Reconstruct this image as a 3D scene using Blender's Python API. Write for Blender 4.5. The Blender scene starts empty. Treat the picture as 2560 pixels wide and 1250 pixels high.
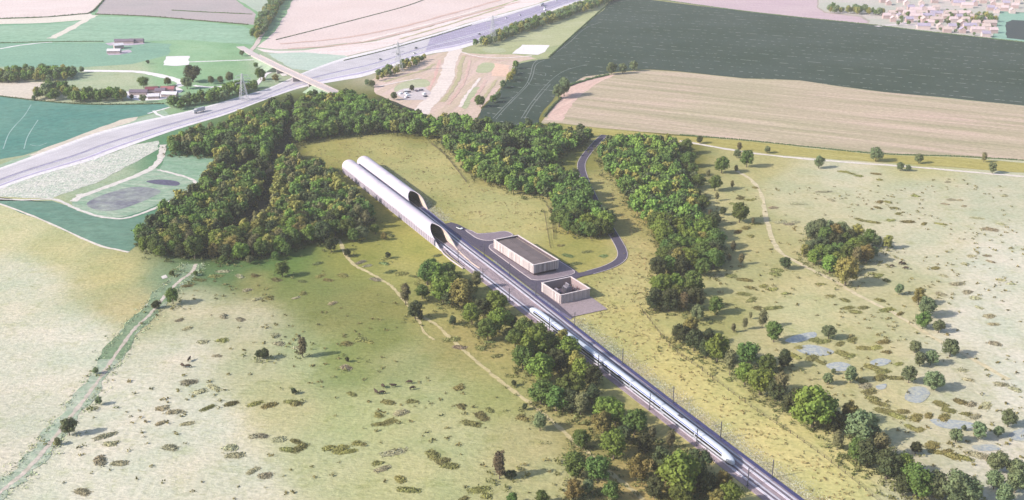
import bpy, bmesh, math, random
import numpy as np
from mathutils import Vector, Matrix

# ------------------------------------------------------------------ camera, sky, sun, exposure
sc = bpy.context.scene
COL = sc.collection
F_PX, YH, CAM_H = 2700.0, -400.0, 220.0          # focal length and horizon row in photo pixels, height in metres
PITCH = math.atan((625.0 - YH) / F_PX)
cd = bpy.data.cameras.new('camera')
cd.sensor_width = 36.0
cd.lens = 36.0 * F_PX / 2560.0
cd.clip_start = 1.0
cd.clip_end = 12000.0
cam = bpy.data.objects.new('camera', cd)
COL.objects.link(cam)
cam.location = (0, 0, CAM_H)
cam.rotation_euler = (math.pi / 2 - PITCH, 0, 0)
sc.camera = cam

SUN_EL = math.radians(31)
SHADOW_AZ = math.radians(18)                      # shadows run to +X, a little away from the camera
sd = Vector((math.cos(SHADOW_AZ) * math.cos(SUN_EL), math.sin(SHADOW_AZ) * math.cos(SUN_EL), -math.sin(SUN_EL)))
world = bpy.data.worlds.new('World')
sc.world = world
world.use_nodes = True
wn = world.node_tree.nodes
sky = wn.new('ShaderNodeTexSky')
sky.sky_type = 'NISHITA'
sky.sun_disc = False
sky.sun_elevation = SUN_EL
sky.sun_rotation = math.atan2(-sd.x, -sd.y)
sky.air_density = 1.0
sky.dust_density = 1.6
wn['Background'].inputs['Strength'].default_value = 0.13
world.node_tree.links.new(sky.outputs[0], wn['Background'].inputs['Color'])
sl = bpy.data.lights.new('sun', 'SUN')
sl.energy = 4.2
sl.angle = math.radians(0.6)
sl.color = (1.0, 0.93, 0.83)
sun = bpy.data.objects.new('sun', sl)
COL.objects.link(sun)
sun.rotation_euler = sd.to_track_quat('-Z', 'Y').to_euler()
sun.location = (0, 300, 500)
sc.view_settings.view_transform = 'Standard'
sc.view_settings.look = 'None'
sc.view_settings.gamma = 1.0
sc.view_settings.use_curve_mapping = False
sc.view_settings.exposure = 0.82
sc.cycles.use_denoising = True
sc.cycles.max_bounces = 5
sc.cycles.diffuse_bounces = 2
sc.cycles.glossy_bounces = 2
sc.cycles.transmission_bounces = 2
sc.cycles.volume_bounces = 1
sc.cycles.transparent_max_bounces = 4
HAZE_DENS = 0.00007

rng = random.Random(7)
nprng = np.random.default_rng(7)

# ------------------------------------------------------------------ geometry of the place
CP, SP = math.cos(PITCH), math.sin(PITCH)
def G(x, y, z=0.0):
    """ground point seen at a photo pixel (used to survey the plan of the place)"""
    u = (x - 1280.0) / F_PX
    v = (y - 625.0) / F_PX
    t = (z - CAM_H) / (-SP - v * CP)
    return Vector((u * t, (CP - v * SP) * t, z))
def PXM(y):
    """pixels per metre, upright, for something standing at photo row y"""
    return CP * CP * (y - YH) / CAM_H
AX = math.radians(-61)
DS = Vector((math.cos(AX), math.sin(AX), 0))      # along the railway, towards the camera
DT = Vector((-math.sin(AX), math.cos(AX), 0))     # across the railway, to the right
def ST(s, t, z=0.0):
    v = DS * s + DT * t
    return Vector((v.x, v.y, z))
def interp(x, pts):
    if x <= pts[0][0]: return pts[0][1]
    for (a, fa), (b, fb) in zip(pts, pts[1:]):
        if x <= b:
            k = (x - a) / (b - a)
            return fa + (fb - fa) * k
    return pts[-1][1]
TL = [(-760, 258.6), (-700, 256.3), (-600, 252.4), (-540, 250.1), (-475, 247.8), (-428, 246.4), (-325, 244.0), (-256, 241.7), (-150, 238)]
TR = [(-760, 271), (-700, 269), (-612, 265.2), (-560, 261.6), (-530, 259.6), (-471, 257.3), (-433, 255.4), (-400, 253.4), (-330, 249.7), (-262, 247.0), (-150, 243)]

# ------------------------------------------------------------------ colours
def s2l(c):
    c = c / 255.0
    return c / 12.92 if c <= 0.04045 else ((c + 0.055) / 1.055) ** 2.4
def lin(r, g, b): return (s2l(r), s2l(g), s2l(b))
LIGHT = (1.52, 1.53, 1.45)
AIR = (1.25, 1.25, 1.12)
def alb(rgb, dist=500.0):
    """albedo that shows the given colour in this light at this distance"""
    T = math.exp(-HAZE_DENS * dist)
    out = []
    for c, L, A in zip(rgb, LIGHT, AIR):
        v = (s2l(c) - A * (1 - T)) / (L * T)
        out.append(min(0.72, max(0.02, v)))
    return tuple(out)
def dist_at(x, y):
    g = G(x, y); return math.sqrt(g.x ** 2 + g.y ** 2 + CAM_H ** 2)

# ------------------------------------------------------------------ materials
MATS = {}
def nodes_of(name):
    m = bpy.data.materials.new(name)
    m.use_nodes = True
    nt = m.node_tree
    b = nt.nodes['Principled BSDF']
    b.inputs['Specular IOR Level'].default_value = 0.2
    return m, nt, b
def mixc(nt, fac, a, b, blend='MIX'):
    n = nt.nodes.new('ShaderNodeMix'); n.data_type = 'RGBA'; n.blend_type = blend
    for i, v in ((0, fac), (6, a), (7, b)):
        if hasattr(v, 'is_linked') or hasattr(v, 'links'):
            nt.links.new(v, n.inputs[i])
        elif i == 0: n.inputs[0].default_value = v
        else: n.inputs[i].default_value = (*v[:3], 1)
    return n.outputs[2]
def noise(nt, vec, scale, detail=3, rough=0.55):
    n = nt.nodes.new('ShaderNodeTexNoise')
    n.inputs['Scale'].default_value = scale
    n.inputs['Detail'].default_value = detail
    n.inputs['Roughness'].default_value = rough
    if vec is not None: nt.links.new(vec, n.inputs['Vector'])
    return n.outputs['Fac']
def ramp(nt, fac, lo, hi):
    n = nt.nodes.new('ShaderNodeMapRange'); n.clamp = True
    n.inputs[1].default_value = lo; n.inputs[2].default_value = hi
    nt.links.new(fac, n.inputs[0])
    return n.outputs[0]
def math_n(nt, op, a, b=None, c=None):
    n = nt.nodes.new('ShaderNodeMath'); n.operation = op
    for i, v in enumerate((a, b, c)):
        if v is None: continue
        if hasattr(v, 'links'): nt.links.new(v, n.inputs[i])
        else: n.inputs[i].default_value = v
    return n.outputs[0]
def pos(nt, rot=0.0, sx=1.0, sy=1.0):
    g = nt.nodes.new('ShaderNodeNewGeometry')
    m = nt.nodes.new('ShaderNodeMapping')
    m.vector_type = 'POINT'
    r = nt.nodes.new('ShaderNodeVectorRotate'); r.rotation_type = 'Z_AXIS'
    r.inputs['Angle'].default_value = -rot
    nt.links.new(g.outputs['Position'], r.inputs['Vector'])
    nt.links.new(r.outputs[0], m.inputs['Vector'])
    m.inputs['Scale'].default_value = (sx, sy, 1)
    return m.outputs[0]
def add_bump(nt, b, h, strength, dist):
    n = nt.nodes.new('ShaderNodeBump')
    n.inputs['Strength'].default_value = strength
    n.inputs['Distance'].default_value = dist
    nt.links.new(h, n.inputs['Height'])
    nt.links.new(n.outputs[0], b.inputs['Normal'])

def mat(name, col, rough=0.8, var=0.12, scale=0.6, metal=0.0, spec=0.2, bump=0.0):
    """painted, cast or milled surface with a little wear"""
    if name in MATS: return MATS[name]
    m, nt, b = nodes_of(name)
    p = pos(nt)
    f = noise(nt, p, scale, 4, 0.6)
    dark = tuple(c * (1 - var * 1.6) for c in col); lite = tuple(min(1, c * (1 + var)) for c in col)
    nt.links.new(mixc(nt, ramp(nt, f, 0.3, 0.7), dark, lite), b.inputs['Base Color'])
    b.inputs['Roughness'].default_value = rough
    b.inputs['Metallic'].default_value = metal
    b.inputs['Specular IOR Level'].default_value = spec
    if bump: add_bump(nt, b, noise(nt, p, scale * 6, 3), bump, 0.1)
    MATS[name] = m
    return m

def field_mat(name, c1, c2, c3=None, angle=0.0, stretch=12.0, grain=0.35, patch=0.012, streak=0.5, bump=0.5, sfreq=0.22):
    """cropped or grazed land: broad patches, drilled streaks, fine grain"""
    if name in MATS: return MATS[name]
    m, nt, b = nodes_of(name)
    p = pos(nt)
    ps = pos(nt, angle, 1.0 / stretch, 1.0)
    broad = ramp(nt, noise(nt, p, patch, 4, 0.6), 0.32, 0.68)
    st = ramp(nt, noise(nt, ps, sfreq, 4, 0.65), 0.36, 0.64)
    gr = noise(nt, p, grain, 5, 0.7)
    col = mixc(nt, broad, c1, c2)
    col = mixc(nt, math_n(nt, 'MULTIPLY', st, streak), col, c3 or tuple(x * 1.25 for x in c2))
    dk = mixc(nt, 1.0, col, (0.80, 0.80, 0.78), 'MULTIPLY')
    lt = mixc(nt, 1.0, col, (1.18, 1.17, 1.15), 'MULTIPLY')
    col = mixc(nt, ramp(nt, gr, 0.32, 0.68), dk, lt)
    nt.links.new(col, b.inputs['Base Color'])
    b.inputs['Roughness'].default_value = 0.95
    b.inputs['Specular IOR Level'].default_value = 0.05
    add_bump(nt, b, math_n(nt, 'ADD', gr, st), bump, 0.5)
    MATS[name] = m
    return m

def leaf_mat(name, col, trans=0.22):
    if name in MATS: return MATS[name]
    m, nt, b = nodes_of(name)
    p = pos(nt)
    oi = nt.nodes.new('ShaderNodeObjectInfo')
    f = noise(nt, p, 0.55, 3, 0.6)
    base = mixc(nt, ramp(nt, f, 0.3, 0.72), tuple(c * 0.62 for c in col), tuple(c * 1.35 for c in col))
    big = noise(nt, p, 0.045, 2, 0.5)
    base = mixc(nt, math_n(nt, 'MULTIPLY', ramp(nt, big, 0.4, 0.7), 0.30), base, (col[0] * 1.5 + 0.02, col[1] * 1.05, col[2] * 0.9))
    hs = nt.nodes.new('ShaderNodeHueSaturation')
    hs.inputs['Hue'].default_value = 0.5
    nt.links.new(math_n(nt, 'MULTIPLY_ADD', oi.outputs['Random'], 0.05, 0.475), hs.inputs['Hue'])
    nt.links.new(math_n(nt, 'MULTIPLY_ADD', oi.outputs['Random'], 0.5, 0.75), hs.inputs['Value'])
    nt.links.new(base, hs.inputs['Color'])
    b.inputs['Roughness'].default_value = 0.75
    b.inputs['Specular IOR Level'].default_value = 0.12
    nt.links.new(hs.outputs[0], b.inputs['Base Color'])
    t = nt.nodes.new('ShaderNodeBsdfTranslucent')
    nt.links.new(hs.outputs[0], t.inputs['Color'])
    mx = nt.nodes.new('ShaderNodeMixShader'); mx.inputs[0].default_value = trans
    nt.links.new(b.outputs[0], mx.inputs[1]); nt.links.new(t.outputs[0], mx.inputs[2])
    nt.links.new(mx.outputs[0], nt.nodes['Material Output'].inputs['Surface'])
    MATS[name] = m
    return m

# ------------------------------------------------------------------ object helpers
def link(name, mesh, parent=None, loc=None):
    o = bpy.data.objects.new(name, mesh)
    COL.objects.link(o)
    if parent is not None: o.parent = parent
    if loc is not None: o.location = loc
    return o
def tag(o, label=None, cat=None, group=None, kind=None):
    if label: o['label'] = label
    if cat: o['category'] = cat
    if group: o['group'] = group
    if kind: o['kind'] = kind
    return o
def empty(name, loc, rz=0.0, scale=1.0):
    o = bpy.data.objects.new(name, None)
    COL.objects.link(o)
    o.empty_display_size = 1.0
    o.location = loc
    o.rotation_euler = (0, 0, rz)
    o.scale = (scale, scale, scale) if not hasattr(scale, '__len__') else scale
    return o

class MB:
    """collects faces in metres and builds ONE mesh"""
    def __init__(s): s.v = []; s.f = []
    def add(s, vs, fs):
        k = len(s.v); s.v += [tuple(v) for v in vs]; s.f += [tuple(i + k for i in f) for f in fs]
    def box(s, x0, x1, y0, y1, z0, z1, M=None):
        vs = [Vector((x, y, z)) for z in (z0, z1) for x, y in ((x0, y0), (x1, y0), (x1, y1), (x0, y1))]
        if M is not None: vs = [M @ v for v in vs]
        s.add(vs, [(3, 2, 1, 0), (4, 5, 6, 7), (0, 1, 5, 4), (1, 2, 6, 5), (2, 3, 7, 6), (3, 0, 4, 7)])
    def quadframe(s, ring0, ring1, cap0=False, cap1=False):
        n = len(ring0)
        s.add(list(ring0) + list(ring1), [(i, (i + 1) % n, n + (i + 1) % n, n + i) for i in range(n)])
        k = len(s.v) - 2 * n
        if cap0: s.f.append(tuple(k + i for i in reversed(range(n))))
        if cap1: s.f.append(tuple(k + n + i for i in range(n)))
    def bar(s, a, b, r, n=4):
        a = Vector(a); b = Vector(b); d = (b - a)
        if d.length < 1e-6: return
        d.normalize()
        u = d.orthogonal().normalized(); w = d.cross(u)
        ring = [u * (r * math.cos(2 * math.pi * i / n + .785)) + w * (r * math.sin(2 * math.pi * i / n + .785)) for i in range(n)]
        s.quadframe([a + q for q in ring], [b + q for q in ring], True, True)
    def loft(s, rings, cap=True):
        n = len(rings[0]); k = len(s.v)
        for r in rings: s.v += [tuple(p) for p in r]
        for j in range(len(rings) - 1):
            for i in range(n):
                a = k + j * n + i; b = k + j * n + (i + 1) % n
                s.f.append((a, b, b + n, a + n))
        if cap:
            s.f.append(tuple(k + i for i in reversed(range(n))))
            s.f.append(tuple(k + (len(rings) - 1) * n + i for i in range(n)))
    def mesh(s, name, m=None, smooth=False):
        me = bpy.data.meshes.new(name)
        me.from_pydata(s.v, [], s.f)
        if m is not None: me.materials.append(m)
        me.validate(); me.update()
        if smooth:
            me.polygons.foreach_set('use_smooth', [True] * len(me.polygons))
        return me
    def build(s, name, m, parent=None, smooth=False, loc=None):
        return link(name, s.mesh(name, m, smooth), parent, loc)

def catmull(pts, n=6, closed=False):
    out = []
    P = [Vector(p) for p in pts]; N = len(P)
    rngi = range(N) if closed else range(N - 1)
    for i in rngi:
        p1, p2 = P[i], P[(i + 1) % N]
        p0 = P[i - 1] if (closed or i > 0) else p1 * 2 - p2
        p3 = P[(i + 2) % N] if (closed or i + 2 < N) else p2 * 2 - p1
        for k in range(n):
            t = k / n
            out.append(0.5 * ((2 * p1) + (p2 - p0) * t + (2 * p0 - 5 * p1 + 4 * p2 - p3) * t * t + (3 * p1 - p0 - 3 * p2 + p3) * t ** 3))
    if not closed: out.append(P[-1])
    return out
def roughen(pts, amp, step=6.0, seed=1):
    """break a straight outline into an uneven natural one"""
    r = random.Random(seed); out = []
    N = len(pts)
    for i in range(N):
        a, b = pts[i], pts[(i + 1) % N]
        L = (b - a).length; k = max(1, min(60, int(L / step)))
        nrm = Vector((-(b - a).y, (b - a).x, 0))
        if nrm.length > 1e-9: nrm.normalize()
        for j in range(k):
            p = a.lerp(b, j / k)
            out.append(p + nrm * (r.uniform(-amp, amp) if j else 0))
    return out
NSHEET = [0]
def lift():
    NSHEET[0] += 1
    return 0.0007 * NSHEET[0]
def sheet(name, pts_px, z, m, smooth=0, amp=0.0, step=6.0, ground=None, seed=1):
    z += lift()
    pts = [G(x, y) for x, y in pts_px] if ground is None else [Vector(p) for p in ground]
    if smooth: pts = catmull(pts, smooth, True)
    if amp: pts = roughen(pts, amp, step, seed)
    me = bpy.data.meshes.new(name)
    bm = bmesh.new()
    vs = [bm.verts.new((p.x, p.y, z)) for p in pts]
    f = bm.faces.new(vs)
    f.normal_update()
    if f.normal.z < 0: f.normal_flip()
    bmesh.ops.triangulate(bm, faces=[f], ngon_method='EAR_CLIP')
    bm.to_mesh(me); bm.free()
    me.materials.append(m)
    o = link(name, me)
    return tag(o, kind='structure')
def ribbon_pts(line, w, wob=0.0, seed=2):
    r = random.Random(seed); L = []; R = []
    N = len(line)
    for i, p in enumerate(line):
        d = (line[min(i + 1, N - 1)] - line[max(i - 1, 0)]); d.z = 0; d.normalize()
        n = Vector((-d.y, d.x, 0)); ww = w[i] if hasattr(w, '__len__') else w
        L.append(p + n * (ww / 2 + r.uniform(-wob, wob))); R.append(p - n * (ww / 2 + r.uniform(-wob, wob)))
    return L, R
def strip(name, line, w, z, m, wob=0.0, seed=2, parent=None, thick=0.0, structure=True):
    L, R = ribbon_pts(line, w, wob, seed)
    z += lift()
    mb = MB(); n = len(L)
    vs = [(p.x, p.y, z) for p in L] + [(p.x, p.y, z) for p in R]
    fs = [(i, n + i, n + i + 1, i + 1) for i in range(n - 1)]
    mb.add(vs, fs)
    if thick:
        mb.add([(p.x, p.y, z) for p in L] + [(p.x, p.y, z - thick) for p in L], [(i, i + 1, n + i + 1, n + i) for i in range(n - 1)])
        mb.add([(p.x, p.y, z) for p in R] + [(p.x, p.y, z - thick) for p in R], [(i + 1, i, n + i, n + i + 1) for i in range(n - 1)])
    o = mb.build(name, m, parent)
    if structure and parent is None: tag(o, kind='structure')
    return o
def px_line(pts, n=6): return catmull([G(x, y) for x, y in pts], n)
def in_poly(x, y, poly):
    c = False; j = len(poly) - 1
    for i in range(len(poly)):
        xi, yi = poly[i][:2]; xj, yj = poly[j][:2]
        if (yi > y) != (yj > y) and x < (xj - xi) * (y - yi) / (yj - yi + 1e-12) + xi: c = not c
        j = i
    return c
ORD = ['first', 'second', 'third', 'fourth', 'fifth', 'sixth', 'seventh', 'eighth', 'ninth', 'tenth', 'eleventh', 'twelfth',
       'thirteenth', 'fourteenth', 'fifteenth', 'sixteenth', 'seventeenth', 'eighteenth', 'nineteenth', 'twentieth']
TENS = {7: 'seventy', 8: 'eighty', 9: 'ninety', 2: 'twenty', 3: 'thirty', 4: 'forty', 5: 'fifty', 6: 'sixty'}
def ordinal(i):
    if i < 20: return ORD[i]
    t, u = divmod(i + 1, 10)
    if u == 0: return {3: 'thirtieth', 4: 'fortieth', 5: 'fiftieth', 6: 'sixtieth', 7: 'seventieth', 8: 'eightieth', 9: 'ninetieth'}[t]
    return TENS[t] + '-' + ORD[u - 1]

# ------------------------------------------------------------------ ground: one sheet, survey spots give grass colour, with mist and ride shade painted in
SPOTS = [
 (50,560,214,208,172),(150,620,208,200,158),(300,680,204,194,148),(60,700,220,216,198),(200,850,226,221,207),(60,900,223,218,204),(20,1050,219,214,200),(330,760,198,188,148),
 (480,760,210,201,174),(620,800,208,198,172),(450,900,219,213,196),(330,1000,226,220,206),(500,1050,225,219,205),(250,1200,225,220,206),(600,1200,221,215,198),  # palest spots here and above paint the lower left mist onto the grass
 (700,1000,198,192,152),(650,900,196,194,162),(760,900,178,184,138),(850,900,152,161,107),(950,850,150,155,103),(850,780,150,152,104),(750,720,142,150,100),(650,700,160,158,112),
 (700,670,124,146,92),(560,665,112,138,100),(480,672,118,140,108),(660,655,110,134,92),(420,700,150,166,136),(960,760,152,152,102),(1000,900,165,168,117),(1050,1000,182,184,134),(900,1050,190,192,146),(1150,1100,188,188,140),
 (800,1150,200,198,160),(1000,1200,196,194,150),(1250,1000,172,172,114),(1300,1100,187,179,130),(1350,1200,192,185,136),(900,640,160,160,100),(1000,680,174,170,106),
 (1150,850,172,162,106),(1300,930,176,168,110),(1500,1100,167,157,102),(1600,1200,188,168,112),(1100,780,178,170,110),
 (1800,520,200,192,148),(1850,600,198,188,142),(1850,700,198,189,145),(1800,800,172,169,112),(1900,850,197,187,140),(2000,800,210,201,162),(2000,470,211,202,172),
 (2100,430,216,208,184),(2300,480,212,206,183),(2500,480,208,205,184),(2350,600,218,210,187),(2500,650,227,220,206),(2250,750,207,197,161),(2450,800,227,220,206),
 (2100,900,202,192,150),(2200,1000,207,197,158),(2400,950,217,208,186),(2540,950,229,222,210),(2350,1100,214,204,177),(2500,1150,219,212,198),(2450,1240,219,212,198),  # right-hand mist put into the ground colour by the palest spots
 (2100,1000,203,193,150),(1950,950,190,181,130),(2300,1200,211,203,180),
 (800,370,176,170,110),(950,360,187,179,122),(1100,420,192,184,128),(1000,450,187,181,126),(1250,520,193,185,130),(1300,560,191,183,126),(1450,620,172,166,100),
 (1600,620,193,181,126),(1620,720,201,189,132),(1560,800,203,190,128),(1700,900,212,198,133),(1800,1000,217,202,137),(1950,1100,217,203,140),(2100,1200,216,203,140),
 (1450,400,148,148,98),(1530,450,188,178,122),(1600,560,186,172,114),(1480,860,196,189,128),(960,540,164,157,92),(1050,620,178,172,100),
 (560,450,92,95,52),(735,320,84,86,46),(700,380,82,84,44),(680,440,80,82,44),(640,530,78,80,42),(520,630,78,80,42),(700,500,84,88,46),(600,580,84,88,46),(1000,290,95,100,52),(1250,380,110,106,62),(1620,420,92,95,48),(1700,600,110,112,62),  # woodland floor; the darkest ones paint the shade of the ride
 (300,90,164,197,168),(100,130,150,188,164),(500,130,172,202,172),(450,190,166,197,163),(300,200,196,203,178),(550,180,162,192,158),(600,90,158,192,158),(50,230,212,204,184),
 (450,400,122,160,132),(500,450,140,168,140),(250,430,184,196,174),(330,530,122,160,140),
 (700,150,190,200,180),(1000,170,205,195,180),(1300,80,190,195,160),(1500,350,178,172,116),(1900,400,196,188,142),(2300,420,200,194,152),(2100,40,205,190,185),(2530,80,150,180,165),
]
def build_ground():
    xs = np.unique(np.concatenate([np.linspace(-3000, -900, 8), np.linspace(-900, 900, 241), np.linspace(900, 3000, 8)]))
    ys = np.unique(np.concatenate([np.linspace(-1500, 250, 8), np.linspace(250, 1750, 201), np.linspace(1750, 4000, 8)]))
    X, Y = np.meshgrid(xs, ys)
    X = X.ravel(); Y = Y.ravel()
    v = np.stack([X, Y, np.zeros_like(X)], 1)
    dep = np.maximum(Y * CP + CAM_H * SP, 60.0)
    px = 1280 + F_PX * X / dep
    py = 625 + F_PX * (CAM_H * CP - Y * SP) / dep
    px = np.clip(px, 0, 2560); py = np.clip(py, 0, 1250)
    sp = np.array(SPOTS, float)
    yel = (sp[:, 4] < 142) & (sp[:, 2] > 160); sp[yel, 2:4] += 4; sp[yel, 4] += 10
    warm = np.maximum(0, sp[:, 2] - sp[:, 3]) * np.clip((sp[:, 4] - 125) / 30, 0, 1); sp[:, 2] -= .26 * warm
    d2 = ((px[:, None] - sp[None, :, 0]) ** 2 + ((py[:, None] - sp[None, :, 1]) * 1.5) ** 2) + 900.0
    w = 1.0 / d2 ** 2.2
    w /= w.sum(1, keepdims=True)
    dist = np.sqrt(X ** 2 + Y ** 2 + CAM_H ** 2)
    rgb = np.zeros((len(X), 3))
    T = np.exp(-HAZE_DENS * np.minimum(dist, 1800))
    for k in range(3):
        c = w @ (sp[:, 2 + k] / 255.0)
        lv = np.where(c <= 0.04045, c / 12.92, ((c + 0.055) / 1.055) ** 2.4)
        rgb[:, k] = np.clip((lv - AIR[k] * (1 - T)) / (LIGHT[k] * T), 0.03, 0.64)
    nx, ny = len(xs), len(ys)
    idx = np.arange(nx * ny).reshape(ny, nx)
    f = np.stack([idx[:-1, :-1], idx[:-1, 1:], idx[1:, 1:], idx[1:, :-1]], -1).reshape(-1, 4)
    me = bpy.data.meshes.new('ground')
    me.from_pydata(v.tolist(), [], f.tolist())
    ca = me.color_attributes.new('grass', 'FLOAT_COLOR', 'POINT')  # grass tone, painted mist and shade included
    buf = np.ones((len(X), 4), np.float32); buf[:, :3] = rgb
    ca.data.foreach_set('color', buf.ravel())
    m, nt, b = nodes_of('grass_mist_shade')
    at = nt.nodes.new('ShaderNodeAttribute'); at.attribute_name = 'grass'
    p = pos(nt)
    ps = pos(nt, math.radians(100), 1 / 7.0, 1.0)
    pt = pos(nt, math.radians(-8), 1 / 3.5, 1.0)
    n1 = noise(nt, p, 0.035, 5, 0.62); n2 = noise(nt, p, 0.45, 5, 0.7); n3 = noise(nt, ps, 0.5, 4, 0.6); n4 = noise(nt, pt, 0.75, 3, 0.6)
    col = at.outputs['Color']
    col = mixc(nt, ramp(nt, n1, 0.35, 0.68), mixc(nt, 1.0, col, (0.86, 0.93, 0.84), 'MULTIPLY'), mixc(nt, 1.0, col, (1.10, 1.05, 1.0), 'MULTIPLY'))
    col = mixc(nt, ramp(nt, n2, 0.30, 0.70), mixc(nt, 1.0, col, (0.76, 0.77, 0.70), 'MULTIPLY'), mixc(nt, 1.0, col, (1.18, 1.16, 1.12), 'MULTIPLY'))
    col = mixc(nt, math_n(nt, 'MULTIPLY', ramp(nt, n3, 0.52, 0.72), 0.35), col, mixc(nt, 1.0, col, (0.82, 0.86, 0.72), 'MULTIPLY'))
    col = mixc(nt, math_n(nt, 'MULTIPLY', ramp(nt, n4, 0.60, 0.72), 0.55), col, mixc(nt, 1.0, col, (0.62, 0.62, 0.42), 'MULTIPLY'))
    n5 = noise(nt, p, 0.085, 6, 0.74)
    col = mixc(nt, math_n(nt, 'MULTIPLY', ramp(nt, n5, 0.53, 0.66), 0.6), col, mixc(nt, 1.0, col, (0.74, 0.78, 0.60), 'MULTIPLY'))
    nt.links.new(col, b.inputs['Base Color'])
    b.inputs['Roughness'].default_value = 0.95
    b.inputs['Specular IOR Level'].default_value = 0.05
    add_bump(nt, b, math_n(nt, 'ADD', n2, n4), 0.6, 0.6)
    me.materials.append(m)
    o = link('ground', me)
    tag(o, kind='structure')
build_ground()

# ------------------------------------------------------------------ fields, roads and paths laid on it, each a few centimetres up
def dcol(rgb, x, y): return alb(rgb, dist_at(x, y))
row_a = (G(1620, 175) - G(2560, 264)); ROW = math.atan2(-row_a.y, -row_a.x)
Z = 0.03
pinkA = field_mat('pale_pink_tilth', dcol((230,214,207),150,10), dcol((238,224,217),150,20), angle=0.2)
sheet('ploughed_field', [(-160,-70),(310,-70),(262,0),(225,34),(120,41),(-160,50)], Z, pinkA, amp=1.5, step=25)
sheet('field_margin', [(-160,50),(120,41),(225,34),(236,40),(205,50),(120,57),(-160,66)], Z + .02, field_mat('dry_margin', dcol((228,220,205),100,52), dcol((236,228,215),100,52)), amp=2, step=20)
mauve = field_mat('mauve_fallow', dcol((186,182,178),420,40), dcol((198,186,184),420,50), angle=0.1)
sheet('fallow_field', [(240,34),(300,-70),(470,-70),(560,-20),(640,36),(636,62),(500,50),(380,41)], Z, mauve, amp=1.5, step=25)
sheet('fallow_field', [(560,-22),(480,-70),(720,-70),(690,-10),(650,34)], Z + .02, field_mat('grey_green_ley', dcol((186,198,182),600,10), dcol((196,204,188),600,15)), amp=1.5, step=25)
sheet('pasture', [(-160,70),(120,60),(205,52),(245,41),(380,45),(500,54),(610,66),(640,82),(632,112),(480,100),(360,103),(200,107),(-160,108)], Z,
      field_mat('pale_pasture', dcol((158,188,163),300,85), dcol((172,198,173),300,85), angle=0.05, stretch=3, grain=0.15, sfreq=.08), amp=2, step=20)
sheet('pasture', [(-160,110),(200,109),(360,106),(430,110),(420,138),(330,160),(200,168),(-160,166)], Z + .01,
      field_mat('green_pasture', dcol((146,178,158),150,135), dcol((158,188,165),150,135), angle=0.05, stretch=5), amp=2, step=20)
white = field_mat('chalk_hardcore', dcol((244,238,236),440,150), dcol((250,246,244),440,150), streak=0.2)
sheet('hardstanding', [(408,163),(416,141),(474,140),(472,162),(440,165)], Z + .05, white, amp=1.0, step=8)
strip('farm_track', px_line([(472,155),(530,153),(590,151),(640,149)]), 3.5, Z + .05, white, 0.4)
strip('farm_track', px_line([(208,177),(300,178),(350,180),(395,188),(430,197),(452,205),(447,214),(420,219)]), 9.0, Z + .05, white, 0.8)
strip('farm_track', px_line([(484,214),(520,218),(560,216)]), 5.0, Z + .05, white, 0.5)
strip('farm_track', px_line([(0,122),(60,112),(130,105)]), 4.0, Z + .05, white, 0.8)
strip('farm_track', px_line([(128,96),(170,75),(205,55),(236,38)]), 10.0, Z + .04, field_mat('dry_margin', (.5,.5,.5), (.5,.5,.5)), 1.2)
sheet('stubble_patch', [(-60,206),(60,206),(120,205),(100,232),(82,250),(40,246),(-60,238)], Z, field_mat('beige_stubble', dcol((216,206,190),50,225), dcol((222,212,196),50,225)), amp=1.5, step=12)
teal = field_mat('blue_green_wheat', dcol((112,154,142),150,300), dcol((132,168,152),200,290), dcol((124,162,150),200,290), angle=math.radians(60), stretch=10, streak=.3, grain=.15)
sheet('wheat_field', [(-160,236),(0,240),(85,252),(250,262),(410,260),(424,266),(375,285),(330,296),(250,322),(150,358),(60,388),(0,398),(-160,440)], Z + .01, teal, amp=1.0, step=15)
track_m = mat('wheel_track', dcol((176,200,190),150,320), 0.95)
for a in ([(8,372),(25,330),(60,290),(78,262)], [(60,372),(70,340),(95,300)], [(75,362),(95,365),(118,357)]):
    strip('wheel_track', px_line(a), 0.7, Z + .06, track_m, .1)
sheet('grass_verge', [(424,268),(375,288),(330,300),(250,326),(150,362),(60,392),(-60,430),(-60,445),(17,420),(134,378),(235,341),(336,313),(420,294),(424,290),(410,275)], Z + .02,
      field_mat('verge_green', dcol((150,184,158),250,340), dcol((176,196,170),250,340), dcol((200,206,186),250,340)), amp=1.0, step=10)
sheet('gravel_verge', [(345,292),(300,300),(220,330),(140,360),(72,388),(85,390),(140,372),(220,344),(300,314),(340,300)], Z + .04,
      field_mat('tan_gravel', dcol((214,204,186),200,345), dcol((222,212,196),200,345)), amp=1.2, step=8)
strip('footpath', px_line([(384,277),(392,285),(408,292)]), 2.5, Z + .06, white, .3)
strip('footpath', px_line([(425,268),(400,275),(370,284)]), 2.5, Z + .06, white, .3)
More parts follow.
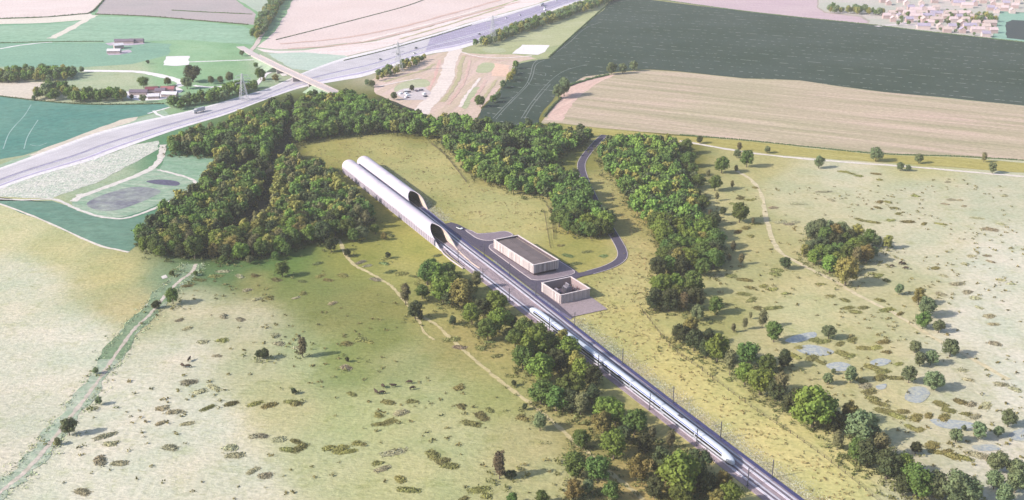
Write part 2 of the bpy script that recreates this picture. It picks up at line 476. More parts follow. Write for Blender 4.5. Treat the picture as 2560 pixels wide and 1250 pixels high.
# motorway -----------------------------------------------------------
MW_UP = [(-90,456),(17,418),(134,376),(235,339),(336,311),(420,292),(504,272),(605,243),(672,222),(722,200),(775,178),(860,149),(961,124),(1078,91),(1179,60),(1263,37),(1330,17),(1384,0),(1560,-52)]
MW_LO = [(-90,504),(60,446),(215,400),(269,380),(336,356),(430,324),(504,302),(571,282),(640,256),(705,232),(766,213),(860,195),(927,181),(1061,134),(1145,118),(1229,91),(1330,47),(1431,7),(1640,-52)]
mu = catmull([G(*p) for p in MW_UP], 4); ml = catmull([G(*p) for p in MW_LO], 4)
def mw(u, i): return mu[i].lerp(ml[i], u)
def mw_band(name, u0, u1, z, m, parent=None, a=0, b=None):
    b = len(mu) if b is None else b
    mb = MB(); n = b - a
    mb.add([(*mw(u0, i)[:2], z) for i in range(a, b)] + [(*mw(u1, i)[:2], z) for i in range(a, b)], [(i, n + i, n + i + 1, i + 1) for i in range(n - 1)])
    o = mb.build(name, m, parent)
    if parent is None: tag(o, kind='structure')
    return o
verge_m = field_mat('motorway_verge', dcol((236,230,232),300,340), dcol((240,236,234),300,340), streak=.3)
road_m = mat('motorway_concrete', dcol((216,210,211),350,335), 0.85, 0.09, 0.05)
dark_m = mat('worn_tarmac', dcol((204,194,216),350,345), 0.85, 0.12, 0.15)
line_m = mat('road_paint', (0.72, 0.72, 0.70), 0.7, 0.08)
motorway = mw_band('motorway_verge', -0.10, 1.10, Z + .08, verge_m)
mwr = mw_band('motorway', 0.02, 0.95, Z + .14, road_m)
mw_band('central_reserve', 0.585, 0.645, Z + .20, dark_m)
mw_band('hard_shoulder', 0.875, 0.945, Z + .19, dark_m)
for u in (0.055, 0.575, 0.655, 0.865):
    mw_band('edge_line', u, u + 0.012, Z + .23, line_m, mwr)
mb = MB()
for u in (0.19, 0.32, 0.45, 0.725, 0.795):
    for i in range(0, len(mu) - 1):
        for k in range(0, 4):
            p = [mw(u, i).lerp(mw(u, i + 1), (k + f) / 4) for f in (0, .42)]; q = [mw(u + .007, i).lerp(mw(u + .007, i + 1), (k + f) / 4) for f in (0, .42)]
            mb.add([(*p[0][:2], Z + .23), (*q[0][:2], Z + .23), (*q[1][:2], Z + .23), (*p[1][:2], Z + .23)], [(0, 1, 2, 3)])
tag(mb.build('lane_marking', line_m, mwr), kind='stuff')
lav = mat('far_tarmac', dcol((186,178,196),1100,100), 0.85, 0.12, 0.1)
mw_band('carriageway_surface', 0.10, 0.90, Z + .17, lav, None, 52, len(mu))
# barrier along the reserve
mb = MB()
for i in range(0, len(mu) - 1):
    a, b = mw(.615, i), mw(.615, i + 1)
    mb.bar((a.x, a.y, .75), (b.x, b.y, .75), .16)
    for k in range(3):
        c = a.lerp(b, k / 3); mb.bar((c.x, c.y, .1), (c.x, c.y, .8), .08)
o = mb.build('crash_barrier', mat('galvanised', (.45,.45,.48), .5, .1, .5, .6)); tag(o, 'long steel crash barrier down the middle of the pale motorway', 'barrier')

# middle distance right of the motorway --------------------------------
pk = field_mat('pink_field', dcol((232,214,206),1000,50), dcol((240,224,217),900,80), dcol((236,218,210),1000,50), angle=.25, stretch=14, sfreq=.05)
sheet('ploughed_field', [(760,-70),(733,0),(700,62),(668,98),(642,118),(690,124),(760,122),(830,112),(940,100),(1060,68),(1150,42),(1260,10),(1400,-40),(1440,-70)], Z, pk, amp=1.5, step=25)
sheet('chalky_margin', [(640,121),(690,127),(760,126),(830,117),(940,103),(1060,71),(1150,45),(1260,13),(1400,-37),(1500,-60),(1560,-56),(1384,-5),(1330,13),(1263,32),(1179,55),(1078,85),(961,118),(860,142),(780,140),(700,134),(660,130)], Z + .03,
      field_mat('chalk_margin', dcol((246,234,228),950,95), dcol((250,240,236),950,95), dcol((236,216,208),950,95), angle=.3, stretch=10, streak=.8, sfreq=.07), amp=2, step=15)
sheet('rough_grass', [(668,134),(760,131),(862,139),(880,146),(830,160),(775,176),(730,172),(695,152)], Z + .05, field_mat('grey_rough', dcol((186,206,190),760,150), dcol((206,216,202),760,150)), amp=1.5, step=10)
tan = field_mat('stripped_soil', dcol((222,198,184),1180,190), dcol((230,208,196),1100,190), dcol((212,196,172),1150,200), angle=math.radians(75), stretch=9, streak=.85, sfreq=.09)
sheet('stripped_soil', [(930,200),(945,184),(1000,164),(1061,140),(1145,124),(1165,132),(1210,136),(1285,136),(1340,146),(1290,158),(1280,178),(1262,205),(1240,235),(1210,262),(1188,300),(1095,300),(1050,280),(990,255),(940,235)], Z, tan, amp=1.5, step=10)
cream = field_mat('haul_road', dcol((232,218,208),1110,180), dcol((238,226,216),1110,180), streak=.4)
strip('haul_road', px_line([(1142,122),(1130,142),(1122,165),(1118,190),(1106,215),(1088,240),(1066,262),(1050,285)]), 14, Z + .05, cream, 1.0)
strip('haul_road', px_line([(1100,150),(1092,175),(1085,200),(1070,225)]), 3, Z + .06, field_mat('pink_rut', dcol((222,184,172),1090,180), dcol((226,194,182),1090,180)), .6)
sheet('soil_bank', [(1228,190),(1236,158),(1275,164),(1268,192)], Z + .05, field_mat('orange_soil', dcol((232,200,178),1250,175), dcol((236,206,186),1250,175)), amp=1, step=8)
grn = field_mat('scrubby_green', dcol((178,186,148),1210,170), dcol((196,198,168),1210,170))
for k, q in enumerate(([(1190,180),(1205,158),(1236,160),(1225,180)], [(1150,262),(1168,230),(1190,218),(1200,222),(1180,250),(1165,272)], [(985,222),(1010,205),(1060,198),(1075,212),(1040,225),(1000,235)], [(1205,125),(1225,117),(1260,122),(1262,130),(1228,133)])):
    sheet('weedy_ground', q, Z + .07 + .003 * k, grn, smooth=4, amp=1, step=6)
wf = field_mat('weedy_field', dcol((190,194,152),1350,80), dcol((206,206,172),1350,80), dcol((176,184,142),1350,80), angle=.5, stretch=6)
sheet('weedy_field', [(1175,120),(1250,101),(1350,62),(1490,12),(1530,-20),(1560,-40),(1545,0),(1515,18),(1475,48),(1440,78),(1402,112),(1372,118),(1310,112),(1240,128),(1210,126)], Z + .02, wf, amp=1.5, step=12)
sheet('hardstanding', [(1306,112),(1374,113),(1362,130),(1345,137),(1280,134)], Z + .05, white, amp=.6, step=10)

# slate field with tramlines -------------------------------------------
def tram_mat():
    m, nt, b = nodes_of('slate_bean_field')
    p = pos(nt); pr = pos(nt, ROW)
    n1 = noise(nt, p, 0.008, 4, .6); n2 = noise(nt, p, .3, 4, .7)
    ps = pos(nt, ROW, 1 / 16.0, 1.0); n3 = noise(nt, ps, .25, 3, .6)
    a = (.022, .040, .026); c = (.046, .064, .055)
    col = mixc(nt, ramp(nt, n1, .3, .7), a, c)
    col = mixc(nt, ramp(nt, n2, .3, .7), mixc(nt, 1., col, (.82,.82,.82), 'MULTIPLY'), mixc(nt, 1., col, (1.15,1.15,1.15), 'MULTIPLY'))
    sep = nt.nodes.new('ShaderNodeSeparateXYZ'); nt.links.new(pr, sep.inputs[0])
    wob = math_n(nt, 'MULTIPLY', noise(nt, p, .012, 2), 6.0)
    yy = math_n(nt, 'ADD', sep.outputs['Y'], wob)
    fr = math_n(nt, 'FRACT', math_n(nt, 'DIVIDE', yy, 21.0))
    d = math_n(nt, 'ABSOLUTE', math_n(nt, 'SUBTRACT', fr, .5))
    ln = ramp(nt, d, .034, .020)
    dash = ramp(nt, noise(nt, pos(nt, ROW, 1.0, .25), .16, 3, .6), .52, .58)
    msk = math_n(nt, 'MULTIPLY', math_n(nt, 'MULTIPLY', ln, dash), .42)
    col = mixc(nt, msk, col, (.62,.61,.56))
    col = mixc(nt, math_n(nt, 'MULTIPLY', ramp(nt, n3, .5, .75), .35), col, (.055,.065,.055))
    nt.links.new(col, b.inputs['Base Color']); b.inputs['Roughness'].default_value = .95
    b.inputs['Specular IOR Level'].default_value = .05
    add_bump(nt, b, n2, .4, .4)
    return m
SLATE = [(1545,-22),(1530,2),(1512,22),(1475,52),(1442,82),(1404,116),(1372,146),(1330,152),(1292,160),(1282,180),(1264,207),(1242,237),(1212,264),(1190,300),(1225,330),(1345,325),(1352,286),(1372,262),(1400,222),(1420,214),(1500,190),(1530,181),(1615,173),(1700,179),(1860,196),(2000,201),(2100,216),(2200,229),(2330,241),(2560,264),(2720,280),(2720,122),(2560,106),(2480,97),(2300,77),(2170,61),(2000,44),(1850,27),(1700,9),(1630,0),(1590,-10)]
sheet('bean_field', SLATE, Z + .02, tram_mat(), amp=1.0, step=15)
sheet('stubble_field', [(1350,310),(1365,290),(1402,238),(1430,210),(1460,192),(1520,184),(1618,174),(1700,180),(1860,197),(2000,202),(2100,217),(2200,230),(2330,242),(2560,265),(2720,281),(2720,415),(2560,400),(2400,391),(2200,384),(2050,370),(1860,350),(1700,337),(1500,320),(1400,308)], Z + .04,
      field_mat('streaked_stubble', dcol((210,196,170),1900,280), dcol((220,195,180),1700,270), dcol((180,174,144),2000,300), angle=ROW, stretch=16, streak=.9, patch=.007, grain=.3, sfreq=.085), amp=.8, step=15)
sheet('bare_soil', [(1365,300),(1402,240),(1432,212),(1462,196),(1540,186),(1500,205),(1450,240),(1420,275),(1405,302)], Z + .06, field_mat('pink_soil', dcol((222,190,176),1420,250), dcol((224,198,184),1420,250), angle=math.radians(65), stretch=12), amp=1.2, step=8)
dl = mat('tramline_soil', dcol((146,152,144),1350,240), .95)
for k, a in enumerate(([(1232,296),(1262,265),(1310,218),(1325,190),(1335,158),(1360,145),(1440,135)], [(1240,298),(1268,266),(1317,216),(1331,192),(1340,162),(1362,150)], [(1303,296),(1330,255),(1370,208),(1410,178),(1470,160)], [(1311,296),(1337,256),(1376,210)], [(1318,205),(1330,213),(1370,214)], [(1392,130),(1425,105),(1462,72),(1500,56)], [(1335,183),(1360,190),(1362,183),(1330,180)])):
    strip('tramline', px_line(a), .75, Z + .07 + .004 * k, dl, .12)
vy = field_mat('golden_verge', dcol((188,178,118),2000,390), dcol((196,188,130),2100,395), dcol((162,156,96),2100,395), angle=ROW, stretch=8)
sheet('rough_verge', [(1405,312),(1500,323),(1700,340),(1860,353),(2050,373),(2200,387),(2400,394),(2720,420),(2720,448),(2560,432),(2400,420),(2240,408),(2100,400),(1960,388),(1840,372),(1700,358),(1560,345),(1470,335)], Z + .03, vy, amp=1.0, step=8)
strip('bridleway', px_line([(1700,352),(1800,370),(1890,384),(2000,396),(2120,406),(2260,416),(2400,428),(2560,442),(2700,455)]), 3.6, Z + .07, field_mat('pale_path', dcol((226,216,204),2100,405), dcol((232,224,212),2100,405)), .6)
sheet('ploughed_field', [(1640,-4),(1700,7),(1850,25),(2000,42),(2165,59),(2170,54),(2150,42),(2060,32),(2043,20),(2040,-40),(1700,-40)], Z + .01, field_mat('mauve_tilth', dcol((206,186,190),1900,20), dcol((214,196,196),1900,20), angle=ROW, stretch=10), amp=1, step=15)
estate = field_mat('estate_ground', dcol((226,210,208),2300,60), dcol((206,206,192),2300,60), dcol((190,200,178),2300,60))
sheet('estate_ground', [(2172,61),(2300,76),(2480,96),(2492,60),(2500,28),(2720,40),(2720,-40),(2045,-40),(2046,18),(2064,30),(2155,40),(2176,52)], Z + .015, estate, amp=1, step=12)
sheet('pasture', [(2484,98),(2500,30),(2720,42),(2720,118),(2560,105)], Z + .03, field_mat('far_green', dcol((160,190,172),2530,45), dcol((170,198,180),2530,45)), amp=1, step=12)
sheet('bean_field', [(2516,95),(2514,56),(2530,50),(2720,60),(2720,112),(2560,100)], Z + .05, mat('slate_small', (.03,.042,.045), .95), amp=1, step=12)
ef = mat('estate_road', dcol((236,224,222),2350,60), .9)
for a in ([(2190,66),(2260,58),(2300,40),(2330,15)], [(2250,60),(2320,66),(2400,74),(2470,84)], [(2330,30),(2380,48),(2440,58),(2480,60)]):
    strip('estate_road', px_line(a), 7, Z + .06, ef, .3)

# left middle: drainage basin, its tracks and the field below ------------
sp_m = field_mat('stony_verge', dcol((170,192,168),200,450), dcol((212,212,198),200,440), dcol((232,228,218),200,440), stretch=.6, grain=.22, streak=1.0, sfreq=.3, patch=.05)
sheet('stony_verge', [(-60,500),(0,468),(60,448),(215,404),(270,386),(336,362),(396,352),(398,372),(375,385),(330,410),(280,435),(240,458),(180,478),(130,496),(0,492)], Z + .02, sp_m, amp=1.2, step=8)
bas = field_mat('basin_grass', dcol((140,172,146),330,480), dcol((164,188,164),330,480), dcol((196,204,184),330,480), stretch=3, streak=.7)
sheet('basin_bank', [(180,506),(205,490),(300,456),(378,422),(410,428),(460,438),(484,452),(470,474),(420,500),(350,530),(290,545),(235,541),(195,525)], Z + .03, bas, smooth=4)
reed = field_mat('reed_bed', dcol((134,132,146),290,500), dcol((190,198,184),300,500), dcol((142,146,150),290,500), stretch=2, grain=.25, streak=.6, sfreq=.12, patch=.07)
sheet('reed_bed', [(216,512),(236,496),(280,480),(330,468),(380,470),(402,480),(370,498),(330,514),(290,526),(245,526)], Z + .06, reed, smooth=3, amp=2.0, step=3)
sheet('reed_bed', [(366,453),(400,449),(440,453),(450,460),(440,465),(410,463),(380,459)], Z + .06, mat('dark_reeds', dcol((122,120,136),410,457), .9, .3, .4), smooth=3, amp=.5, step=4)
gv = field_mat('white_gravel', dcol((222,216,206),300,460), dcol((230,224,216),300,460), streak=.3)
strip('gravel_track', px_line([(408,362),(404,385),(396,405),(372,425),(320,448),(260,470),(205,490),(182,504)]), 5.0, Z + .08, gv, .6)
strip('gravel_track', px_line([(396,425),(440,436),(478,448),(488,458),(476,474),(430,500),(370,528),(310,546),(250,542),(205,528),(165,510),(130,498),(60,500),(-20,497)]), 2.6, Z + .09, gv, .5)
sheet('hardstanding', [(188,488),(205,484),(218,490),(200,496)], Z + .1, gv)
tl = field_mat('teal_wheat', dcol((116,150,134),250,560), dcol((130,160,140),250,560), dcol((138,164,146),250,560), stretch=6, grain=.15, streak=.4)
sheet('wheat_field', [(-60,502),(130,502),(165,514),(205,532),(250,546),(310,550),(345,545),(400,540),(380,590),(345,610),(322,630),(240,612),(130,562),(0,512),(-60,488)], Z + .02, tl, amp=.6, step=8)
sheet('wheat_field', [(404,380),(420,388),(520,395),(548,400),(540,440),(500,470),(488,450),(440,433),(398,422),(408,400)], Z + .02, field_mat('pale_teal_ley', dcol((132,168,140),460,410), dcol((150,182,154),460,410), dcol((190,204,184),460,410), stretch=4), amp=1, step=8)
strip('field_boundary_path', px_line([(-20,503),(60,532),(130,561),(240,611),(300,626),(322,631)]), 1.6, Z + .08, field_mat('pale_path', (.5,.5,.5), (.5,.5,.5)), .3)

# left track with its green verges ---------------------------------------
LT = [(-40,1265),(20,1215),(62,1180),(110,1128),(160,1062),(222,985),(282,898),(332,828),(378,782),(420,732),(450,702),(478,682),(490,660)]
VL = px_line([(x - 6, y) for x, y in LT], 6)
strip('track_verge', VL, [8.5 + 2.2 * math.sin(i * .9) + 1.4 * math.sin(i * 2.3) for i in range(len(VL))], Z + .02, field_mat('lush_verge', dcol((186,196,170),350,820), dcol((204,208,190),250,950), dcol((160,180,154),350,820), stretch=2, streak=.8, sfreq=.3), .5)
VU = px_line([(x - 8, y) for x, y in LT[6:]], 6)
strip('track_verge', VU, [10 + 2.2 * math.sin(i * .8) for i in range(len(VU))], Z + .022, field_mat('lush_verge_green', dcol((142,162,130),380,760), dcol((164,178,148),350,800), dcol((124,148,116),400,740), stretch=2, streak=.7, sfreq=.3), .6)
strip('farm_track', px_line(LT, 14), 1.8, Z + .06, field_mat('pink_track', dcol((212,198,184),330,830), dcol((226,214,204),250,950), dcol((190,186,160),330,830), streak=.6, sfreq=.5), .35)
sheet('hardstanding', [(402,692),(414,687),(420,694),(407,698)], Z + .08, gv)
# footpath down the middle
FP = [(822,590),(846,598),(862,632),(885,662),(945,694),(985,722),(1035,778),(1090,812),(1130,850),(1190,902),(1262,962),(1342,1022),(1400,1072),(1500,1160),(1610,1250)]
sand = field_mat('sandy_path', dcol((196,182,138),1100,820), dcol((206,194,152),1100,820), streak=.6, sfreq=.4)
strip('footpath', px_line(FP, 12), 1.9, Z + .05, sand, .45)
strip('footpath', px_line([(985,722),(1040,790),(1060,830),(1085,850)]), 1.3, Z + .04, sand, .3)
strip('footpath', px_line([(1842,428),(1880,452),(1905,490),(1912,530),(1925,580),(1950,630),(2010,665),(2080,700),(2140,735),(2220,775),(2310,830),(2400,880),(2520,950)]), 2.6, Z + .05, field_mat('sandy_path_dry', dcol((208,196,158),2000,640), dcol((216,204,172),2000,640)), .6)
# wet ground on the right
def water():
    m, nt, b = nodes_of('shallow_water')
    p = pos(nt); n = noise(nt, p, .6, 4, .7)
    nt.links.new(mixc(nt, ramp(nt, n, .4, .7), (.24,.26,.28), (.46,.44,.33)), b.inputs['Base Color'])
    b.inputs['Roughness'].default_value = .22; b.inputs['Specular IOR Level'].default_value = .5
    add_bump(nt, b, noise(nt, p, 2.0, 3), .08, .05)
    return m
wm = water()
for k, q in enumerate(([(1962,852),(1990,838),(2035,830),(2040,842),(2012,852),(1985,858)], [(1990,872),(2020,862),(2060,868),(2085,880),(2060,890),(2015,886)], [(2065,912),(2100,905),(2130,915),(2110,928),(2080,925)], [(2175,905),(2200,896),(2228,902),(2210,914),(2185,914)],
      [(2262,998),(2275,970),(2310,968),(2325,985),(2300,1008)], [(2325,1050),(2360,1048),(2420,1055),(2440,1066),(2400,1074),(2350,1068)], [(2520,1088),(2560,1070),(2600,1080),(2590,1100),(2540,1102)], [(2190,965),(2215,960),(2212,972),(2195,974)], [(2430,1115),(2480,1112),(2500,1124),(2450,1128)])):
    sheet('shallow_pool', q, Z + .03 + .002 * k, wm, smooth=4, amp=1.0, step=2.2)

# ------------------------------------------------------------------ railway
def track_line(tab, s0, s1, step=5.0, off=0.0, z=0.0):
    n = max(2, int((s1 - s0) / step)); out = []
    for i in range(n + 1):
        s = s0 + (s1 - s0) * i / n
        t = sum(interp(s + q, tab) for q in (-25, -12, 0, 12, 25)) / 5
        out.append(ST(s, t + off, z))
    return out
def two_edge(name, A, B, z, m, parent=None, thick=0.0):
    n = len(A); mb = MB()
    mb.add([(p.x, p.y, z) for p in A] + [(p.x, p.y, z) for p in B], [(i, i + 1, n + i + 1, n + i) for i in range(n - 1)])
    if thick:
        mb.add([(p.x, p.y, z) for p in A] + [(p.x, p.y, z - thick) for p in A], [(i + 1, i, n + i, n + i + 1) for i in range(n - 1)])
        mb.add([(p.x, p.y, z) for p in B] + [(p.x, p.y, z - thick) for p in B], [(i, i + 1, n + i + 1, n + i) for i in range(n - 1)])
    o = mb.build(name, m, parent)
    if parent is None: tag(o, kind='structure')
    return o
S0, S1 = -536.0, -170.0
ballast_m = field_mat('ballast', alb((176,158,164)), alb((196,180,180)), alb((150,138,150)), angle=AX, stretch=3, grain=2.5, streak=.4, bump=.8)
two_edge('trackbed', track_line(TL, S0, S1, off=-4.0), track_line(TR, S0, S1, off=2.4), .22, ballast_m, thick=.3)
dstrip = mat('cable_walkway', alb((98,98,132)), .85, .15, .8)
two_edge('cable_walkway', track_line(TR, -600, S1, off=2.45), track_line(TR, -600, S1, off=4.2), .26, dstrip, thick=.3)
slab_m = mat('track_slab', alb((224,218,226)), .8, .1, .4)
rail_m = mat('rail_steel', (.30,.30,.36), .35, .1, .5, .7)
rail_top = mat('rail_head', (.62,.62,.68), .3, .05, .5, .5)
sleeper_m = mat('sleeper_concrete', alb((150,142,158)), .85, .1, 1.0)
for tab, lab in ((TL, 'left-hand railway track, the one carrying the white train'), (TR, 'right-hand railway track beside the dark cable walkway')):
    s_a = -700 if tab is TL else -704
    L = track_line(tab, s_a, S1)
    root = empty('railway_track', L[len(L) // 2])
    base = Vector(root.location)
    def rel(pts): return [p - base for p in pts]
    for off in (-.7175, .7175):
        R = rel(track_line(tab, s_a, S1, off=off)); mb = MB()
        prof = [(-.07, .42), (.07, .42), (.05, .60), (-.05, .60)]
        rings = []
        for i, p in enumerate(R):
            rings.append([p + DT * a + Vector((0, 0, b)) for a, b in prof])
        mb.loft(rings)
        mb.build('rail', rail_top, root)
    for off in (-1.15, 1.15):
        s_b = -534 if tab is TL else -602
        A = rel(track_line(tab, s_b, S1, off=off - .3)); B = rel(track_line(tab, s_b, S1, off=off + .3))
        two_edge('slab_edge', A, B, .46, slab_m, root, .24)
    mb = MB(); C = rel(track_line(tab, s_a, S1, step=.75))
    for p in C: mb.box(-.13, .13, -1.2, 1.2, .24, .41, Matrix.Translation(p) @ Matrix.Rotation(AX, 4, 'Z'))
    tag(mb.build('sleepers', sleeper_m, root), kind='stuff')
    tag(root, lab, 'railway track')

# catenary masts
mast_m = mat('mast_steel', (.10,.10,.13), .5, .15, 1.0, .4)
def s_of(x, y): g = G(x, y); return g.x * DS.x + g.y * DS.y
def mast_meshes(side):
    p = MB(); p.box(-.13, .13, -.13, .13, 0, 7.6); p.box(-.35, .35, -.35, .35, 0, .35)
    a = MB(); a.bar((0, 0, 6.6), (0, side * 3.2, 6.9), .06); a.bar((0, 0, 5.2), (0, side * 3.2, 6.85), .05); a.bar((0, side * 3.2, 6.95), (0, side * 3.2, 5.4), .04)
    a.bar((0, 0, 5.3), (0, side * 2.6, 5.45), .04)
    return p.mesh('post', mast_m), a.mesh('cantilever_arm', mast_m)
ml_, mr_ = mast_meshes(1), mast_meshes(-1)
mast_s = sorted([s_of(1151,654), s_of(1212,703), s_of(1278,754), s_of(1382,830), s_of(1500,925), s_of(1626,1024), s_of(1742,1116), s_of(1872,1215)])
nm = len(mast_s)
for k, s in enumerate(mast_s):
    for side, tab, off, pm in ((1, TL, -3.3, ml_), (-1, TR, 3.3, mr_)):
        o = empty('catenary_mast', ST(s, interp(s, tab) + off, .15), AX)
        link('post', pm[0], o); link('cantilever_arm', pm[1], o)
        where = 'left of the left-hand track' if side == 1 else 'right of the right-hand track'
        tag(o, f'dark steel overhead-line mast {where}, {ordinal(k)} from the tunnel mouths', 'mast', 'overhead-line masts')
wire_m = mat('copper_wire', (.10,.09,.09), .5)
for tab, lab in ((TL, 'thin overhead wire above the left-hand track'), (TR, 'thin overhead wire above the right-hand track')):
    L = track_line(tab, -548, S1, 14); mb = MB()
    for a, b in zip(L, L[1:]):
        mb.bar((a.x, a.y, 5.5), (b.x, b.y, 5.5), .03, 3); mb.bar((a.x, a.y, 6.8), (b.x, b.y, 6.8), .03, 3)
    tag(mb.build('overhead_wire', wire_m), lab, 'wire')

# ------------------------------------------------------------------ tunnel hoods
hood_m = mat('hood_concrete', alb((224,214,220)), .8, .09, .12)
panel_m = mat('hood_panel', alb((196,186,196)), .8, .06, .5)
inside_shade_m = mat('hood_painted_shade', (.05, .045, .05), .9, .1, .4)  # shade inside the bore, put into the colour of lining and floor
kerb_wing_sun_m = mat('kerb_and_wing_sun', alb((236,214,196)), .8, .05, .4)  # peach kerb concrete; on the wing it paints the sunlight
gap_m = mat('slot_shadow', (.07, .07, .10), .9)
HW, HH, HS = 5.1, 8.6, 4.0
def hood_profile(hw, hh, hs, n=16):
    pts = [(-hw, 0.0), (-hw, hs * .5), (-hw, hs)]
    for i in range(1, n):
        a = math.pi * (1 - i / n)
        pts.append((hw * math.cos(a), hs + (hh - hs) * math.sin(a)))
    pts += [(hw, hs), (hw, hs * .5), (hw, 0.0)]
    return pts
def build_hood(axis, s_back, s_top, rake, name, label, panels):
    root = empty('tunnel_hood', ST(s_top, interp(s_top, axis)))
    base = Vector(root.location)
    outer = hood_profile(HW, HH, HS); inner = hood_profile(HW - .38, HH - .38, HS)
    def s_end(z): return s_top + rake * max(0.0, 1 - z / HH) ** .8
    def P(s, u, z): return ST(s, interp(s, axis) + u, z) - base
    def shell(prof, pr_ref, name, m, flip):
        mb = MB(); n = len(prof); segs = 26; vs = []
        for k in range(segs + 1):
            for (u, z), (u0, z0) in zip(prof, pr_ref):
                e = s_end(z0); s = s_back + (e - s_back) * k / segs
                vs.append(P(s, u, z))
        fs = []
        for k in range(segs):
            for i in range(n - 1):
                a = k * n + i; f = (a, a + n, a + n + 1, a + 1)
                fs.append(f if flip else f[::-1])
        mb.add(vs, fs)
        return mb.build(name, m, root, smooth=True)
    shell(outer, outer, 'vault', hood_m, False)
    shell(inner, outer, 'lining', inside_shade_m, True)
    mb = MB(); n = len(outer)
    mb.add([P(s_end(z), u, z) for u, z in outer] + [P(s_end(z0), u, z) for (u, z), (u0, z0) in zip(inner, outer)], [(i, i + 1, n + i + 1, n + i) for i in range(n - 1)])
    mb.build('mouth_rim', hood_m, root)
    mb = MB()      # sunlight on the right-hand wing's inner face, painted as a pale strip
    wing = [(u, z) for u, z in inner if u > HW * .5]
    vs = []
    for u, z in wing:
        e = s_end(z)
        vs += [P(e - .05, u - .04, z), P(max(s_top + .5, e - (2.0 + 12 * (1 - z / HH))), u - .04, z)]
    mb.add(vs, [(2 * i, 2 * i + 2, 2 * i + 3, 2 * i + 1) for i in range(len(wing) - 1)])
    mb.build('wing_sun_strip', kerb_wing_sun_m, root)
    mb = MB(); mb.add([P(s_back, -HW + .4, .24), P(s_back, HW - .4, .24), P(s_top + rake * .55, HW - .4, .24), P(s_top + rake * .55, -HW + .4, .24)], [(0, 1, 2, 3)]); mb.build('floor', inside_shade_m, root)  # floor shade behind the mouth, put in as near-black
    mb = MB()      # rounded back end
    rings = []
    for q in (0, .35, .7, .9):
        k = math.sqrt(1 - q * q)
        rings.append([P(s_back - q * 3.0, u * (.82 + .18 * k), z * (.86 + .14 * k)) for u, z in outer])
    mb.loft(rings); mb.build('end_cap', hood_m, root, smooth=True)
    if panels:
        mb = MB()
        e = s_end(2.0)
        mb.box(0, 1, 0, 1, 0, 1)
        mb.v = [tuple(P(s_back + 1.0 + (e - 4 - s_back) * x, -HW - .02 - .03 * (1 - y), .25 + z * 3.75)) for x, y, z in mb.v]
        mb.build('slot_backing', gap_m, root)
        L = 1.95; pm = MB(); pm.box(0, L, -.12, 0, .2, 4.1); pme = pm.mesh('side_panel', panel_m)
        s = s_back + 1.0; k = 0
        while s < s_top + rake * .52:
            a = P(s, -HW - .02, 0); b = P(s + L, -HW - .02, 0); d = b - a
            o = link('side_panel', pme, root, a); o.rotation_euler = (0, 0, math.atan2(d.y, d.x))
            s += 2.7; k += 1
        mb = MB(); A = [P(s_back + (s_top + rake * .5 - s_back) * i / 20, -HW - .0, 4.1) for i in range(21)]
        rings = [[a + Vector((0, 0, 0)), a - DT * .42, a - DT * .42 + Vector((0, 0, .22)), a + Vector((0, 0, .22))] for a in A]
        mb.loft(rings); mb.build('ledge', hood_m, root)
    tag(root, label, 'tunnel')
    return root
build_hood(TL, -700, -549, 24, 'left', 'longer pale ribbed tunnel hood whose raked mouth is nearest the camera', True)
build_hood(TR, -704, -613, 18, 'right', 'shorter pale tunnel hood behind, with its dark mouth above the other', False)
# retaining kerbs and gravel beside the mouths
conc = mat('kerb_concrete', alb((214,202,200)), .85, .08, .5)
strip('retaining_kerb', [ST(-527, 245.2), ST(-519, 243.6), ST(-508, 242.9), ST(-494, 243.2)], .5, .7, conc, thick=.7)
strip('drain_channel', [ST(-524, 247.3), ST(-516, 245.9), ST(-506, 245.2), ST(-497, 245.2)], .6, .30, mat('drain_dark', (.05,.05,.07), .9))
strip('retaining_kerb', [ST(-530, 254.7), ST(-515, 252.6), ST(-498, 251.2), ST(-490, 251.4)], .6, .5, kerb_wing_sun_m, thick=.4)
two_edge('approach_slab', [ST(-625, 259.0), ST(-570, 257.0), ST(-540, 255.4)], [ST(-625, 271.5), ST(-570, 267.5), ST(-540, 264.5)], .12, mat('approach_concrete', alb((150,144,164)), .85, .1, .3))

# ------------------------------------------------------------------ service yard
asph = field_mat('yard_asphalt', alb((104,99,112)), alb((118,113,124)), alb((98,94,106)), angle=AX, stretch=6, streak=.4, grain=1.2, bump=.15)
pave = field_mat('yard_paving', alb((150,138,146)), alb((162,150,154)), alb((144,132,142)), angle=AX, stretch=4, streak=.4, grain=1.2, bump=.1)
apron_m = field_mat('compound_apron', alb((170,156,158)), alb((178,164,164)), alb((166,152,156)), angle=AX, stretch=4, streak=.3, grain=1.2, bump=.1)
sheet('yard_road', [(1112,560),(1128,556),(1148,562),(1166,572),(1195,584),(1264,579),(1290,590),(1350,622),(1420,662),(1446,682),(1470,686),(1440,698),(1400,705),(1360,735),(1402,763),(1435,794),(1428,796),(1356,743),(1329,724),(1277,684),(1223,643),(1152,595)], .10, asph)
sheet('service_strip', [(1329,726),(1356,744),(1400,776),(1430,797),(1425,800),(1390,778),(1345,746),(1322,727)], .16, mat('service_strip', alb((132,126,148)), .9, .1, .5))
def kerbed(name, px, z, m, smooth=3):
    pts = catmull([G(x, y) for x, y in px], smooth, True)
    sheet(name, None, z, m, ground=pts)
    strip('kerb', pts + [pts[0]], .45, z + .06, conc, thick=.2)
kerbed('yard_paving', [(1164,576),(1180,578),(1194,585),(1225,584),(1262,579),(1282,588),(1262,596),(1240,601),(1216,602),(1194,597),(1178,587)], .24, pave)
kerbed('yard_paving', [(1240,609),(1228,612),(1223,617),(1227,625),(1260,650),(1320,694),(1333,700),(1352,701),(1390,696),(1436,684),(1418,666),(1360,632),(1290,596),(1262,600)], .24, pave)
